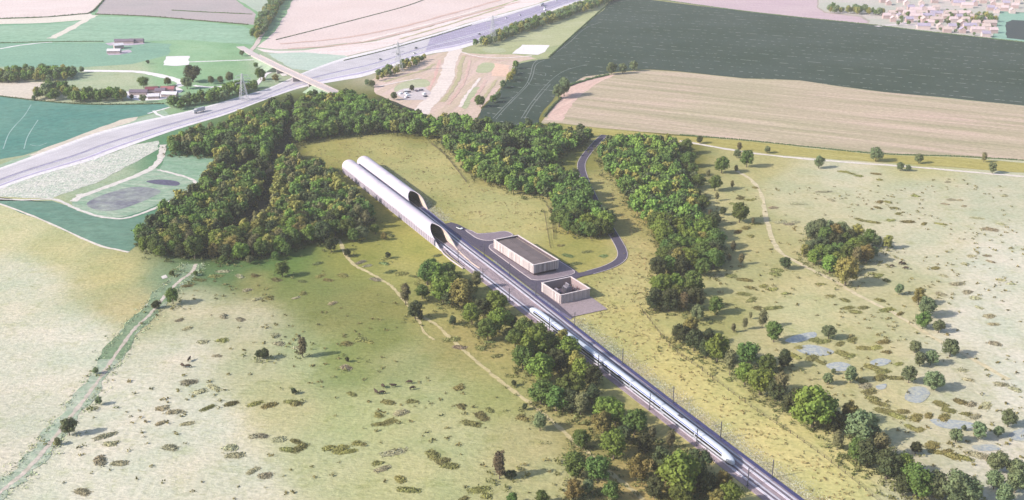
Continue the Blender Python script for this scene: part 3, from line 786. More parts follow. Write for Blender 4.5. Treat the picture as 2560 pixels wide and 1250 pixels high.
sheet('compound_apron', [(1352,729),(1397,762),(1432,793),(1519,774),(1476,742),(1430,712),(1380,722)], .24, apron_m)
AR = [(1512,338),(1498,350),(1478,372),(1460,395),(1453,415),(1460,445),(1478,485),(1500,528),(1522,568),(1540,598),(1553,622),(1556,640),(1545,655),(1515,670),(1475,682),(1440,690),(1400,700)]
strip('access_road', px_line(AR, 8), 5.2, .20, asph)
for off in (-2.75, 2.75):
    Lq, Rq = ribbon_pts(px_line(AR[:-2], 8), abs(off) * 2)
    strip('kerb', Lq if off < 0 else Rq, .35, .24, conc, thick=.1)
strip('access_road', px_line([(1440,350),(1465,352),(1492,353)], 6), 4.0, .16, field_mat('sandy_path', (.4,.4,.4), (.4,.4,.4)))

clad_m = mat('clad_white', alb((236,216,206)), .7, .04, .3)
clad_fin = mat('clad_fin', alb((240,226,220)), .65, .04, .6)
clad_gap = mat('clad_gap', alb((120,108,112)), .8, .08, .6)
plinth_m = mat('plinth_dark', alb((98,86,92)), .8, .1, .6)
roof_m = mat('roof_membrane', alb((130,120,118)), .85, .08, .25)
def frame_from(px, z, h):
    P_ = [G(x, y, z) for x, y in px]
    st = [(p.x * DS.x + p.y * DS.y, p.x * DT.x + p.y * DT.y) for p in P_]
    s0 = (st[0][0] + st[1][0]) / 2; s1 = (st[2][0] + st[3][0]) / 2; t0 = (st[0][1] + st[3][1]) / 2; t1 = (st[1][1] + st[2][1]) / 2
    return s0, s1, t0, t1
def fins(root, L, W, z0, z1, step_s, step_t, r):
    """upright fins all round a box of length L (x) and width W (y)"""
    meshes = []
    for w in (.16, .24, .34):
        mb = MB(); mb.box(-w / 2, w / 2, -.32, 0, z0, z1); meshes.append(mb.mesh('fin', clad_fin))
    for side in (0, 1):
        x = .15
        while x < L - .1:
            o = link('fin', r.choice(meshes), root, (x, 0 if side == 0 else W, 0)); o.rotation_euler = (0, 0, 0 if side == 0 else math.pi)
            x += r.choice(step_s)
        y = .15
        while y < W - .1:
            o = link('fin', r.choice(meshes), root, (0 if side == 0 else L, y, 0)); o.rotation_euler = (0, 0, -math.pi / 2 if side == 0 else math.pi / 2)
            y += r.choice(step_t)
def ring_wall(root, name, L, W, z0, z1, th, m, inner_m=None):
    for nm_, b in (('long', (0, L, 0, th)), ('long', (0, L, W - th, W)), ('short', (0, th, th + .002, W - th - .002)), ('short', (L - th, L, th + .002, W - th - .002))):
        mb = MB(); mb.box(*b, z0, z1); mb.build(name, m, root)
def parapet(root, L, W, z, th, m, over=.36):
    for b in ((-over, L + over, -over, th), (-over, L + over, W - th, W + over), (-over, th, th + .002, W - th - .002), (L - th, L + over, th + .002, W - th - .002)):
        mb = MB(); mb.box(*b, z, z + .22); mb.build('coping', m, root)
def build_main():
    H = 6.7
    s0, s1, t0, t1 = frame_from([(1237,598),(1297.6,588),(1393.6,650),(1331,663)], H, H)
    L, W = s1 - s0, t1 - t0
    root = empty('plant_building', ST(s0, t0), AX); r = random.Random(3)
    mb = MB(); mb.box(1.3, L - .9, .9, W - .9, .0, 1.9); mb.build('plinth', plinth_m, root)
    ring_wall(root, 'wall', L, W, 1.85, H - .15, .35, clad_gap)
    mb = MB(); mb.box(.36, L - .36, .36, W - .36, 1.9, 2.1); mb.build('soffit', plinth_m, root)
    fins(root, L, W, 1.8, H - .1, (.36, .42, .48), (.45, .55, .62, .78), r)
    parapet(root, L, W, H - .12, .4, clad_fin)
    nx = 6
    for i in range(nx):
        for j in range(2):
            x0 = .4 + (L - .8) * i / nx; x1 = .4 + (L - .8) * (i + 1) / nx
            mid = W * .52; y0, y1 = ((.4, mid - .12), (mid + .12, W - 1.6))[j]
            mb = MB()
            za, zb = (5.55, 5.85) if j == 0 else (5.85, 5.55)
            mb.add([(x0 + .05, y0, za), (x1 - .05, y0, za), (x1 - .05, y1, zb), (x0 + .05, y1, zb), (x0 + .05, y0, 5.2), (x1 - .05, y0, 5.2), (x1 - .05, y1, 5.2), (x0 + .05, y1, 5.2)],
                   [(0, 1, 2, 3), (7, 6, 5, 4), (0, 4, 5, 1), (1, 5, 6, 2), (2, 6, 7, 3), (3, 7, 4, 0)])
            mb.build('roof_panel', roof_m, root)
    mb = MB(); mb.box(.36, L - .36, .36, W - .36, 5.0, 5.3); mb.build('roof_deck', plinth_m, root)
    mb = MB(); mb.box(.5, L - .5, W - 1.45, W - 1.2, 5.3, 5.9); mb.build('gutter_upstand', mat('roof_trim', alb((150,138,132)), .8), root)
    mb = MB(); mb.box(L * .62, L * .97, .75, 1.5, 5.6, 6.15); v = mb.build('roof_vent', mat('vent_dark', (.05,.05,.06), .6), root)
    mb = MB(); mb.box(L * .62, L * .97, 1.52, 1.75, 5.6, 6.3); mb.build('vent_hood', mat('roof_trim', (.3,.3,.3)), v)
    tag(root, 'long low pale finned plant building with dark sunken roof beside the yard road', 'building')
build_main()
def build_compound():
    H = 5.0
    s0, s1, t0, t1 = frame_from([(1354.7,705),(1430.7,693),(1475.4,723),(1397.4,736.6)], H, H)
    L, W = s1 - s0, t1 - t0
    root = empty('transformer_compound', ST(s0, t0), AX); r = random.Random(5)
    ring_wall(root, 'wall', L, W, .0, H - .12, .3, mat('compound_wall', alb((176,158,156)), .8, .06, .5))
    fins(root, L, W, .1, H - .1, (.36, .42, .48), (.45, .55, .62, .78), r)
    parapet(root, L, W, H - .1, .32, clad_fin)
    mb = MB(); mb.box(.3, L - .3, .3, W - .3, .25, .36); mb.build('floor_slab', mat('compound_floor', alb((110,100,110)), .9, .1, .5), root)
    tag(root, 'open-topped square compound with pale finned walls around grey transformers', 'compound')
    tm = mat('transformer_grey', alb((150,144,152)), .6, .08, 1.0); im = mat('insulator', alb((190,180,182)), .5); rm = mat('insulator_red', alb((178,120,122)), .5)
    def transformer(x, y, h, lab, w=2.6, l=3.4):
        o = empty('transformer', ST(s0 + x, t0 + y, .37), AX)
        mb = MB(); mb.box(-l / 2, l / 2, -w / 2, w / 2, .25, h * .66); mb.box(-l / 2 - .2, l / 2 + .2, -w / 2 - .2, w / 2 + .2, 0, .25); mb.box(-l / 2 + .2, l / 2 - .2, -w / 2 + .2, w / 2 - .2, h * .66, h * .72); mb.build('tank', tm, o)
        for k in range(7):
            mb = MB(); x_ = -l / 2 + .3 + k * (l - .6) / 6; mb.box(x_ - .07, x_ + .07, -w / 2 - .75, -w / 2 - .02, .5, h * .6); mb.build('radiator_fin', tm, o)
        mb = MB()
        rings = [[Vector((xx, .3 + .45 * math.cos(a), h * .9 + .45 * math.sin(a))) for a in [2 * math.pi * i / 12 for i in range(12)]] for xx in (-l * .42, l * .42)]
        mb.loft(rings); mb.box(-l * .3, -l * .22, .1, .5, h * .7, h * .9); mb.box(l * .22, l * .3, .1, .5, h * .7, h * .9); mb.build('conservator', tm, o)
        for k in range(3):
            mb = MB(); xx = -1 + k
            rings = []
            for q in range(9):
                rr = .09 + (.08 if q % 2 else 0); zz = h * .70 + q * h * .04
                rings.append([Vector((xx + rr * math.cos(a), -.6 + rr * math.sin(a), zz)) for a in [2 * math.pi * i / 8 for i in range(8)]])
            mb.loft(rings); mb.build('bushing', im, o)
        tag(o, lab, 'transformer', 'transformers in the compound')
    transformer(L * .46, W * .22, 3.6, 'smaller boxy grey transformer at the left inside the open compound')
    transformer(L * .40, W * .62, 4.9, 'taller grey transformer near the middle of the open compound', 3.0, 3.8)
    post = MB()
    rings = []
    for q in range(15):
        rr = .10 + (.10 if (q % 2 and q > 3) else 0); zz = q * .21
        rings.append([Vector((rr * math.cos(a), rr * math.sin(a), zz)) for a in [2 * math.pi * i / 8 for i in range(8)]])
    post.loft(rings); pms = [post.mesh('insulator_post', im), post.mesh('insulator_post', rm), post.mesh('insulator_post', tm)]
    k = 0
    for i in range(3):
        for j in range(4):
            o = link('insulator_post', pms[(i + j) % 3], None, ST(s0 + L * (.30 + .2 * i), t0 + W * (.74 + .055 * j), .36))
            tag(o, 'slim upright insulator post in the rows right of the transformers', 'insulator', 'insulator posts in the compound')
    bl = MB(); bl.box(-.45, .45, -.45, .45, 0, .8); bl.box(-.6, .6, -.6, .6, 0, .12); bl.box(-.3, .3, -.5, .5, .8, .95); blm = bl.mesh('cabinet', mat('cabinet_white', alb((236,226,224)), .6))
    for j in range(4):
        o = link('control_cabinet', blm, None, ST(s0 + L * .66, t0 + W * (.42 + .1 * j), .37)); o.rotation_euler = (0, 0, AX)
        tag(o, 'small white cabinet in the row in front of the taller transformer', 'cabinet', 'white cabinets in the compound')
build_compound()

# ------------------------------------------------------------------ high-speed train on the left-hand track
def build_train():
    sA, sB = -425.5, -265.5
    NC = 7; gap = .35; LC = (sB - sA - gap * (NC - 1)) / NC
    white = mat('train_white', (.46,.49,.56), .35, .03, .3, 0, .5); black = mat('train_glass', (.012,.012,.02), .15, .05, .3, 0, .5); blue = mat('train_blue', (.035,.06,.28), .35, .03, .3, 0, .5)
    under = mat('train_underframe', (.06,.06,.07), .7)
    root = empty('high_speed_train', ST((sA + sB) / 2, interp((sA + sB) / 2, TL)))
    base = Vector(root.location)
    prof = [(-1.30, .75), (-1.46, 1.15), (-1.47, 1.9), (-1.44, 2.7), (-1.32, 3.4), (-1.02, 3.72), (-.5, 3.86), (0, 3.9), (.5, 3.86), (1.02, 3.72), (1.32, 3.4), (1.44, 2.7), (1.47, 1.9), (1.46, 1.15), (1.30, .75)]
    def axis(s): return sum(interp(s + q, TL) for q in (-25, -12, 0, 12, 25)) / 5
    for c in range(NC):
        a = sA + c * (LC + gap); b = a + LC
        car = empty('carriage', (0, 0, 0)); car.parent = root
        def nose(s):
            d = 1e9
            if c == 0: d = s - a
            if c == NC - 1: d = min(d, b - s)
            q = min(1.0, d / 11.0)
            return max(.06, math.sqrt(max(0, 1 - (1 - q) ** 2.2)))
        ss = sorted(set([a + LC * i / 10 for i in range(11)] + ([a + x for x in (.4, 1, 2, 3.5, 5, 7, 9)] if c == 0 else []) + ([b - x for x in (.4, 1, 2, 3.5, 5, 7, 9)] if c == NC - 1 else [])))
        def P(s, u, z, grow=0.0):
            k = nose(s); w = .35 + .65 * min(1, k * 1.25); h = k
            return ST(s, axis(s) + u * w * (1 + grow), .55 + .75 + (z - .75) * (.28 + .72 * h)) - base
        mb = MB(); mb.loft([[P(s, u, z) for u, z in prof] for s in ss]); body = mb.build('body', white, car, smooth=True)
        def band(name, z0, z1, u0, u1, m, s_from, s_to, side):
            mb = MB(); q = [s for s in ss if s_from < s < s_to]; q = [s_from] + q + [s_to]
            vs = []
            for s in q: vs += [P(s, side * u0, z0, .012), P(s, side * u1, z1, .012)]
            mb.add(vs, [(2 * i, 2 * i + 2, 2 * i + 3, 2 * i + 1) for i in range(len(q) - 1)])
            mb.build(name, m, car)
        e0 = a + (5.5 if c == 0 else .12); e1 = b - (5.5 if c == NC - 1 else .12)
        for side in (-1, 1):
            band('window_band', 1.72, 2.66, 1.478, 1.45, black, e0, e1, side)
            band('blue_stripe', 2.98, 3.39, 1.40, 1.335, blue, e0, e1, side)
        mb = MB(); M = Matrix.Translation(ST((a + b) / 2, axis((a + b) / 2), 0) - base) @ Matrix.Rotation(AX - .02, 4, 'Z')
        mb.box(-LC / 2 + 1.5, LC / 2 - 1.5, -1.2, 1.2, .75, 1.32, M); mb.build('underframe', under, car)
        if c in (1, 5):
            pm = MB(); ctr = ST((a + b) / 2, axis((a + b) / 2), 0) - base; M = Matrix.Translation(ctr) @ Matrix.Rotation(AX, 4, 'Z')
            pm.box(-1.4, 1.4, -.6, .6, 4.66, 4.78, M); pm.bar(M @ Vector((-1, 0, 4.8)), M @ Vector((.5, 0, 5.2)), .05); pm.bar(M @ Vector((.5, 0, 5.2)), M @ Vector((-.3, 0, 5.45)), .05); pm.bar(M @ Vector((-.3, -.8, 5.46)), M @ Vector((-.3, .8, 5.46)), .05)
            pm.build('pantograph', mast_m, car)
    tag(root, 'long white and blue high-speed train with black window band on the left-hand track', 'train')
build_train()

# ------------------------------------------------------------------ road vehicles
tyre_m = mat('tyre', (.02,.02,.02), .8); glass_m = mat('vehicle_glass', (.02,.025,.03), .15, .05, .5, 0, .5)
def vehicle_meshes(kind, paint):
    L, W, H = {'car': (4.4, 1.8, 1.45), 'van': (5.6, 2.0, 2.4), 'lorry': (12.5, 2.5, 3.8)}[kind]
    body = MB(); cabin = MB()
    if kind == 'lorry':
        body.box(-L / 2, L / 2 - 2.6, -W / 2, W / 2, 1.1, H); cabin.box(L / 2 - 2.3, L / 2, -W / 2 + .1, W / 2 - .1, .6, 3.0)
    elif kind == 'van':
        body.loft([[Vector((x, -W / 2 * k, .35)), Vector((x, W / 2 * k, .35)), Vector((x, W / 2 * k, h)), Vector((x, -W / 2 * k, h))] for x, k, h in ((-L / 2, .97, H - .1), (-L / 2 + .3, 1, H), (L / 2 - 1.9, 1, H), (L / 2 - 1.0, .98, 1.3), (L / 2, .93, 1.0))])
        cabin.box(L / 2 - 1.8, L / 2 - 1.25, -W / 2 - .01, W / 2 + .01, 1.35, 2.0)
    else:
        body.loft([[Vector((x, -W / 2 * k, .3)), Vector((x, W / 2 * k, .3)), Vector((x, W / 2 * k, h)), Vector((x, -W / 2 * k, h))] for x, k, h in ((-L / 2, .9, .75), (-L / 2 + .3, 1, .9), (L / 2 - .6, 1, .85), (L / 2, .9, .6))])
        cabin.loft([[Vector((x, -W / 2 * k, .84)), Vector((x, W / 2 * k, .84)), Vector((x, W / 2 * k * .85, h)), Vector((x, -W / 2 * k * .85, h))] for x, k, h in ((-L / 2 + .35, .9, .9), (-L / 2 + 1.1, .95, H), (L / 2 - 2.1, .95, H), (L / 2 - 1.2, .9, .9))])
    wh = MB(); r = .34 if kind != 'lorry' else .5
    ring = lambda y: [Vector((r * math.cos(2 * math.pi * i / 10), y, r * math.sin(2 * math.pi * i / 10))) for i in range(10)]
    wh.loft([ring(-.11), ring(.11)])
    return (L, W, r, body.mesh('body', paint), cabin.mesh('cabin', glass_m if kind != 'lorry' else paint), wh.mesh('wheel', tyre_m))
VM = {}
def vehicle(kind, paint, loc, rz, label, group=None):
    key = (kind, paint.name)
    if key not in VM: VM[key] = vehicle_meshes(kind, paint)
    L, W, r, b, c, w = VM[key]
    o = empty({'car': 'parked_car' if not group else 'car', 'van': 'van', 'lorry': 'lorry'}[kind], loc, rz)
    link('body', b, o); link('cabin' if kind == 'lorry' else 'cabin', c, o)
    for sx in (-1, 1):
        for sy in (-1, 1): link('wheel', w, o, (sx * L * .31, sy * (W / 2 - .06), r))
    tag(o, label, kind, group)
paint_w = mat('paint_white', (.72,.72,.74), .3, .02, .5, 0, .5); paint_d = mat('paint_dark', (.05,.05,.07), .3, .02, .5, 0, .5); paint_r = mat('paint_red', (.35,.05,.04), .3, .02, .5, 0, .5); paint_s = mat('paint_silver', (.40,.41,.44), .3, .02, .5, .3, .5)
g = G(1149, 573)
vehicle('car', paint_w, (g.x, g.y, .24), AX + .25, 'white car parked on the yard road beside the tunnel hoods')
r = random.Random(21)
names = {'paint_white': 'white', 'paint_dark': 'dark', 'paint_red': 'red', 'paint_silver': 'silver'}
for k in range(12):
    u = r.choice((.125, .255, .385, .515, .69, .76, .83)); i = r.randrange(44, len(mu) - 4) if k > 0 else r.randrange(10, 30)
    a, b = mw(u, i), mw(u, i + 1); p = a.lerp(b, r.random()); rz = math.atan2((b - a).y, (b - a).x) + (0 if u > .6 else math.pi)
    kind = r.choice(('car', 'car', 'car', 'car', 'van', 'lorry')); pt = r.choice((paint_w, paint_w, paint_s, paint_s, paint_d))
    far = 'beyond the road bridge' if p.y > 1015 else 'left of the road bridge'
    vehicle(kind, pt, (p.x, p.y, Z + .22), rz, f'small {names[pt.name]} {kind} on the motorway {far}', 'vehicles on the motorway')

# ------------------------------------------------------------------ road bridge over the motorway
def build_bridge():
    ctr = [(600,116,.25),(640,139,1.0),(668,153,4.0),(700,169,6.0),(750,192,6.4),(800,214,6.0),(850,236,2.0),(880,248,.3)]
    line = catmull([G(x, y, z) for x, y, z in ctr], 5)
    root = empty('road_bridge', G(745, 205)); base = Vector(root.location)
    L, R = ribbon_pts(line, 8.6); n = len(line)
    for q, p in zip(L, line): q.z = p.z
    for q, p in zip(R, line): q.z = p.z
    dm = mat('bridge_deck', dcol((222,210,204),740,190), .85, .06, .2); cm = mat('bridge_concrete', dcol((196,186,184),740,190), .85, .1, .3)
    mb = MB(); mb.loft([[l - base, r_ - base, r_ - base - Vector((0, 0, .9)), l - base - Vector((0, 0, .9))] for l, r_ in zip(L, R)]); mb.build('deck', dm, root)
    for E_ in (L, R):
        mb = MB(); mb.loft([[p - base + Vector((-.15, 0, -.2)), p - base + Vector((.15, 0, -.2)), p - base + Vector((.15, 0, 1.1)), p - base + Vector((-.15, 0, 1.1))] for p in E_[5:31]]); mb.build('parapet', cm, root)
    for f in (15, 19, 23):
        p = line[f]; d = (line[f + 1] - line[f - 1]); M = Matrix.Translation(p - base) @ Matrix.Rotation(math.atan2(d.y, d.x), 4, 'Z')
        mb = MB(); mb.box(-.6, .6, -3.6, 3.6, -p.z + .1, -.85, M); mb.build('pier', cm, root)
    em = field_mat('embankment_grass', dcol((164,182,158),700,170), dcol((178,192,168),700,170))
    for rg in (range(1, 15), range(24, n - 1)):
        mb = MB(); rings = []
        for i in rg:
            l, r_ = L[i], R[i]; o = (l - r_); o.z = 0; o.normalize(); k = l.z * 1.6
            rings.append([l - base + Vector((0, 0, -.92)), r_ - base + Vector((0, 0, -.92)), Vector((*(r_ - o * k)[:2], 0.02)) - base, Vector((*(l + o * k)[:2], 0.02)) - base])
        mb.loft(rings); mb.build('embankment', em, root)
    tag(root, 'tan road bridge crossing over the motorway at the edge of the woodland', 'bridge')
build_bridge()
lane_m = field_mat('lane_tan', dcol((214,198,190),640,110), dcol((220,206,198),640,110))
strip('country_lane', px_line([(622,132),(640,112),(655,85),(668,60),(690,25),(712,-20)]), 5, Z + .1, lane_m, .5)
strip('slip_road', px_line([(640,212),(655,196),(668,184),(690,178),(704,182),(712,190)]), 5, Z + .12, white, .4)

# ------------------------------------------------------------------ pylons
pyl_m = mat('pylon_steel', (.55,.55,.58), .5, .1, .5, .3)
def build_pylon(x, y, hpx, label):
    H = hpx / PXM(y); g = G(x, y); root = empty('electricity_pylon', g, .5)
    def half(z): return 3.2 * (1 - z / H) ** 1.1 + .45
    lv = [H * k for k in (0, .14, .27, .39, .5, .6, .7, .8, .9, 1.0)]
    for sx in (-1, 1):
        for sy in (-1, 1):
            mb = MB()
            for a, b in zip(lv, lv[1:]): mb.bar((sx * half(a), sy * half(a), a), (sx * half(b), sy * half(b), b), .17)
            mb.build('leg', pyl_m, root)
    mb = MB()
    for a, b in zip(lv, lv[1:]):
        ha, hb = half(a), half(b)
        for (ax, ay), (bx, by) in (((-1, -1), (1, -1)), ((1, -1), (1, 1)), ((1, 1), (-1, 1)), ((-1, 1), (-1, -1))):
            mb.bar((ax * ha, ay * ha, a), (bx * hb, by * hb, b), .09, 3); mb.bar((bx * ha, by * ha, a), (ax * hb, ay * hb, b), .09, 3)
            mb.bar((ax * hb, ay * hb, b), (bx * hb, by * hb, b), .08, 3)
    mb.build('bracing', pyl_m, root)
    for k, w in ((.66, 6.5), (.80, 8.0), (.93, 5.5)):
        mb = MB(); z = H * k
        for s_ in (-1, 1):
            mb.bar((s_ * half(z), 0, z + .9), (s_ * w, 0, z), .14); mb.bar((s_ * half(z), 0, z - .5), (s_ * w, 0, z), .12); mb.bar((s_ * w, 0, z), (s_ * w, 0, z - 2.0), .14)
        mb.build('crossarm', pyl_m, root)
    tag(root, label, 'pylon', 'pylons along the motorway')
build_pylon(610, 250, 62, 'white lattice pylon beside the motorway left of the road bridge')
build_pylon(997, 178, 68, 'white lattice pylon by the faint treeline right of the road bridge')
build_pylon(1232, 106, 62, 'farthest white lattice pylon, in front of the long motorway treeline')

# ------------------------------------------------------------------ farm and estate buildings
def house_meshes(L, W, h, rh, wall, roof, over=.4):
    w = MB(); w.box(-L / 2, L / 2, -W / 2, W / 2, 0, h)
    w.add([(-L / 2, -W / 2, h), (-L / 2, W / 2, h), (-L / 2, 0, h + rh)], [(0, 2, 1)]); w.add([(L / 2, -W / 2, h), (L / 2, W / 2, h), (L / 2, 0, h + rh)], [(0, 1, 2)])
    r_ = MB(); o = over; t = .25
    for s_ in (-1, 1):
        yb = s_ * (W / 2 + o); zb = h - rh * o / (W / 2)
        a = [(-L / 2 - o, yb, zb), (L / 2 + o, yb, zb), (L / 2 + o, 0, h + rh), (-L / 2 - o, 0, h + rh)]
        r_.add([(x, y, z + .05) for x, y, z in a] + [(x, y, z + .05 + t) for x, y, z in a], [(0, 1, 2, 3), (7, 6, 5, 4), (0, 4, 5, 1), (1, 5, 6, 2), (2, 6, 7, 3), (3, 7, 4, 0)])
    c = MB(); c.box(L * .28, L * .28 + .9, -.45, .45, h + rh * .5, h + rh + 1.1)
    return w.mesh('wall', wall), r_.mesh('roof', roof), c.mesh('chimney', wall)
def lift_alb(rgb): return dcol(rgb, 2350, 60)
wallm = [mat('estate_wall_cream', lift_alb((222,206,200)), .85, .05, .3), mat('estate_wall_brick', lift_alb((204,184,178)), .85, .08, .3)]
roofm = [mat('estate_roof_pink', lift_alb((224,206,204)), .8, .08, .4), mat('estate_roof_tan', lift_alb((214,198,190)), .8, .08, .4), mat('estate_roof_mauve', lift_alb((190,182,196)), .8, .08, .4)]
HM = [house_meshes(11, 8, 5, 3.2, wallm[i % 2], roofm[i % 3]) for i in range(6)] + [house_meshes(18, 8.5, 5, 3.4, wallm[i % 2], roofm[i]) for i in range(3)]
rnames = ['pale pink', 'tan', 'mauve']
def house(loc, rz, k, label, group, name='house', cat='house'):
    o = empty(name, loc, rz, .86); w, rf, c = HM[k]
    link('wall', w, o); r0 = link('roof', rf, o); link('chimney', c, r0)
    tag(o, label, cat, group); return o
EST = [(2205,58),(2236,66),(2300,74),(2400,86),(2485,94),(2490,62),(2470,40),(2400,30),(2330,22),(2230,26),(2190,40)]
EST2 = [(2350,-2),(2545,-2),(2558,32),(2500,34),(2440,26),(2360,16)]
EST3 = [(2180,4),(2340,2),(2345,14),(2230,18),(2185,22)]
r = random.Random(11)
def fill_houses(poly, dx, dy, rot, where, n_max, rough=2.5):
    P_ = [G(*q) for q in poly]; xs = [p.x for p in P_]; ys = [p.y for p in P_]; n = 0
    y = min(ys) - 40; row = 0
    while y < max(ys) + 40 and n < n_max:
        x = min(xs) - 40; row += 1
        while x < max(xs) + 40 and n < n_max:
            px, py = x + r.uniform(-rough, rough), y + r.uniform(-rough, rough) + .06 * (x - min(xs)) * (-1)
            if in_poly(px, py, P_) and r.random() < .86:
                k = r.randrange(len(HM)); o = house((px, py, Z), rot + r.choice((0, 0, 0, math.pi / 2)) + r.uniform(-.1, .1), k,
                    f'house with {rnames[k % 3]} pitched roof {where}', where); n += 1
            x += dx
        y += dy
    return n
fill_houses(EST, 19, 27, -.12, 'in the estate beyond the slate field', 95)
fill_houses(EST2, 22, 24, -.3, 'in the far top right estate', 60)
fill_houses(EST3, 24, 26, -.1, 'along the top edge of the estate', 24)
fw = mat('barn_wall', dcol((196,180,176),380,228), .85); fr = mat('barn_roof_red', dcol((150,108,112),380,225), .8, .12, .4); fr2 = mat('barn_roof_rose', dcol((186,134,134),420,225), .8, .12, .4); fg = mat('barn_roof_grey', dcol((150,140,148),400,228), .8); fwh = mat('shed_white', dcol((240,236,238),297,117), .8)
sheet('farm_yard', [(296,234),(330,226),(380,222),(446,219),(458,226),(440,240),(400,250),(350,252),(320,246)], Z + .06, white, amp=1, step=6)
sheet('farm_yard', [(265,132),(300,128),(322,124),(330,130),(300,137),(272,138)], Z + .06, field_mat('mauve_yard', dcol((196,186,196),300,130), dcol((206,196,204),300,130)), amp=1, step=6)
sheet('farm_yard', [(262,108),(310,103),(356,102),(362,110),(320,114),(275,114)], Z + .062, field_mat('mauve_yard', (.4,.4,.4), (.4,.4,.4)), amp=1, step=6)
for x, y, L, W, h, rz, rm, lab in ((381,231,11,8,3.5,.05,fr,'dark red roofed barn in the white farmyard'), (421,230,12,9,3.5,.05,fr2,'rose red roofed barn beside the farm track bend'), (402,233,9,7,3,.1,fg,'grey roofed shed between the two red farm barns'),
      (348,236,16,7,2.8,.0,fg,'long grey farm shed at the left of the white yard'), (425,241,14,6,2.6,-.1,fwh,'white farm shed on the near side of the yard'), (385,246,10,6,2.6,.15,fwh,'small white shed nearest the dark wheat field'),
      (297,121,10,9,4,.5,fwh,'white hut among the far pasture sheds'), (312,108,22,5,3,.02,fg,'long grey shed at the left of the far pasture yard'), (342,107,16,5,3,.02,fg,'long grey shed at the right of the far pasture yard'), (286,133,14,6,3,.05,fwh,'low white shed below the far pasture hut')):
    w, rf, c = house_meshes(L, W, h, 1.8, fw, rm); g = G(x, y); o = empty('farm_building', (g.x, g.y, Z), rz); link('wall', w, o); link('roof', rf, o); tag(o, lab, 'barn', 'farm buildings')
# storage yard with containers by the wood
sheet('storage_yard', [(985,232),(1010,222),(1060,218),(1078,232),(1062,250),(1010,250)], Z + .09, field_mat('storage_yard', dcol((206,196,196),1030,235), dcol((216,206,204),1030,235)), amp=1, step=6)
bx = MB(); bx.box(-3, 3, -1.2, 1.2, 0, 2.6)
for k in range(9): bx.box(-2.9 + k * .65, -2.7 + k * .65, -1.26, 1.26, .1, 2.5)
bxm = [bx.mesh('box', m_) for m_ in (paint_w, fg, mat('container_dark', (.08,.08,.1), .6))]
r = random.Random(4); cn = ['white', 'grey', 'dark']
for k in range(12):
    q = r.randrange(3); g = G(r.uniform(1000, 1066), r.uniform(222, 246)); o = link('shipping_container', bxm[q], None, (g.x, g.y, Z + .06)); o.rotation_euler = (0, 0, r.choice((.3, .9, 1.9)) + r.uniform(-.3, .3)); o.scale = (.62, .8, .5)
    tag(o, f'{cn[q]} container in the storage yard above the woodland', 'container', 'containers in the storage yard')

# ------------------------------------------------------------------ trees
KIND = {  # leaf albedo, crown half width, crown bottom, crown top, lobes, word, leaf size
    'fresh':  ((.142, .208, .042), 4.9, 1.6, 12.0, 24, 'bright green round-crowned', .80),
    'green':  ((.092, .138, .036), 4.9, 1.5, 12.0, 24, 'mid-green round-crowned', .80),
    'dark':   ((.060, .077, .034), 4.6, 1.0, 12.0, 22, 'dark green dense-crowned', .75),
    'olive':  ((.21, .195, .062), 4.2, 1.0, 12.0, 18, 'yellow-olive', .70),
    'pale':   ((.135, .175, .085), 4.8, 1.4, 12.0, 22, 'pale grey-green', .80),
    'thin':   ((.135, .130, .065), 2.9, 1.6, 12.0, 15, 'slender brownish', .62),
    'poplar': ((.105, .088, .055), 2.1, .6, 12.0, 20, 'tall brown columnar', .60),
}
bark_m = mat('bark', (.13, .105, .08), .9, .25, 1.5)
LEAF = {k: leaf_mat('leaf_' + k, v[0]) for k, v in KIND.items()}
ICO = None
def ico():
    global ICO
    if ICO is None:
        bm = bmesh.new(); bmesh.ops.create_icosphere(bm, subdivisions=1, radius=1.0)
        bm.verts.ensure_lookup_table()
        ICO = (np.array([v.co[:] for v in bm.verts]), [tuple(v.index for v in f.verts) for f in bm.faces]); bm.free()
    return ICO
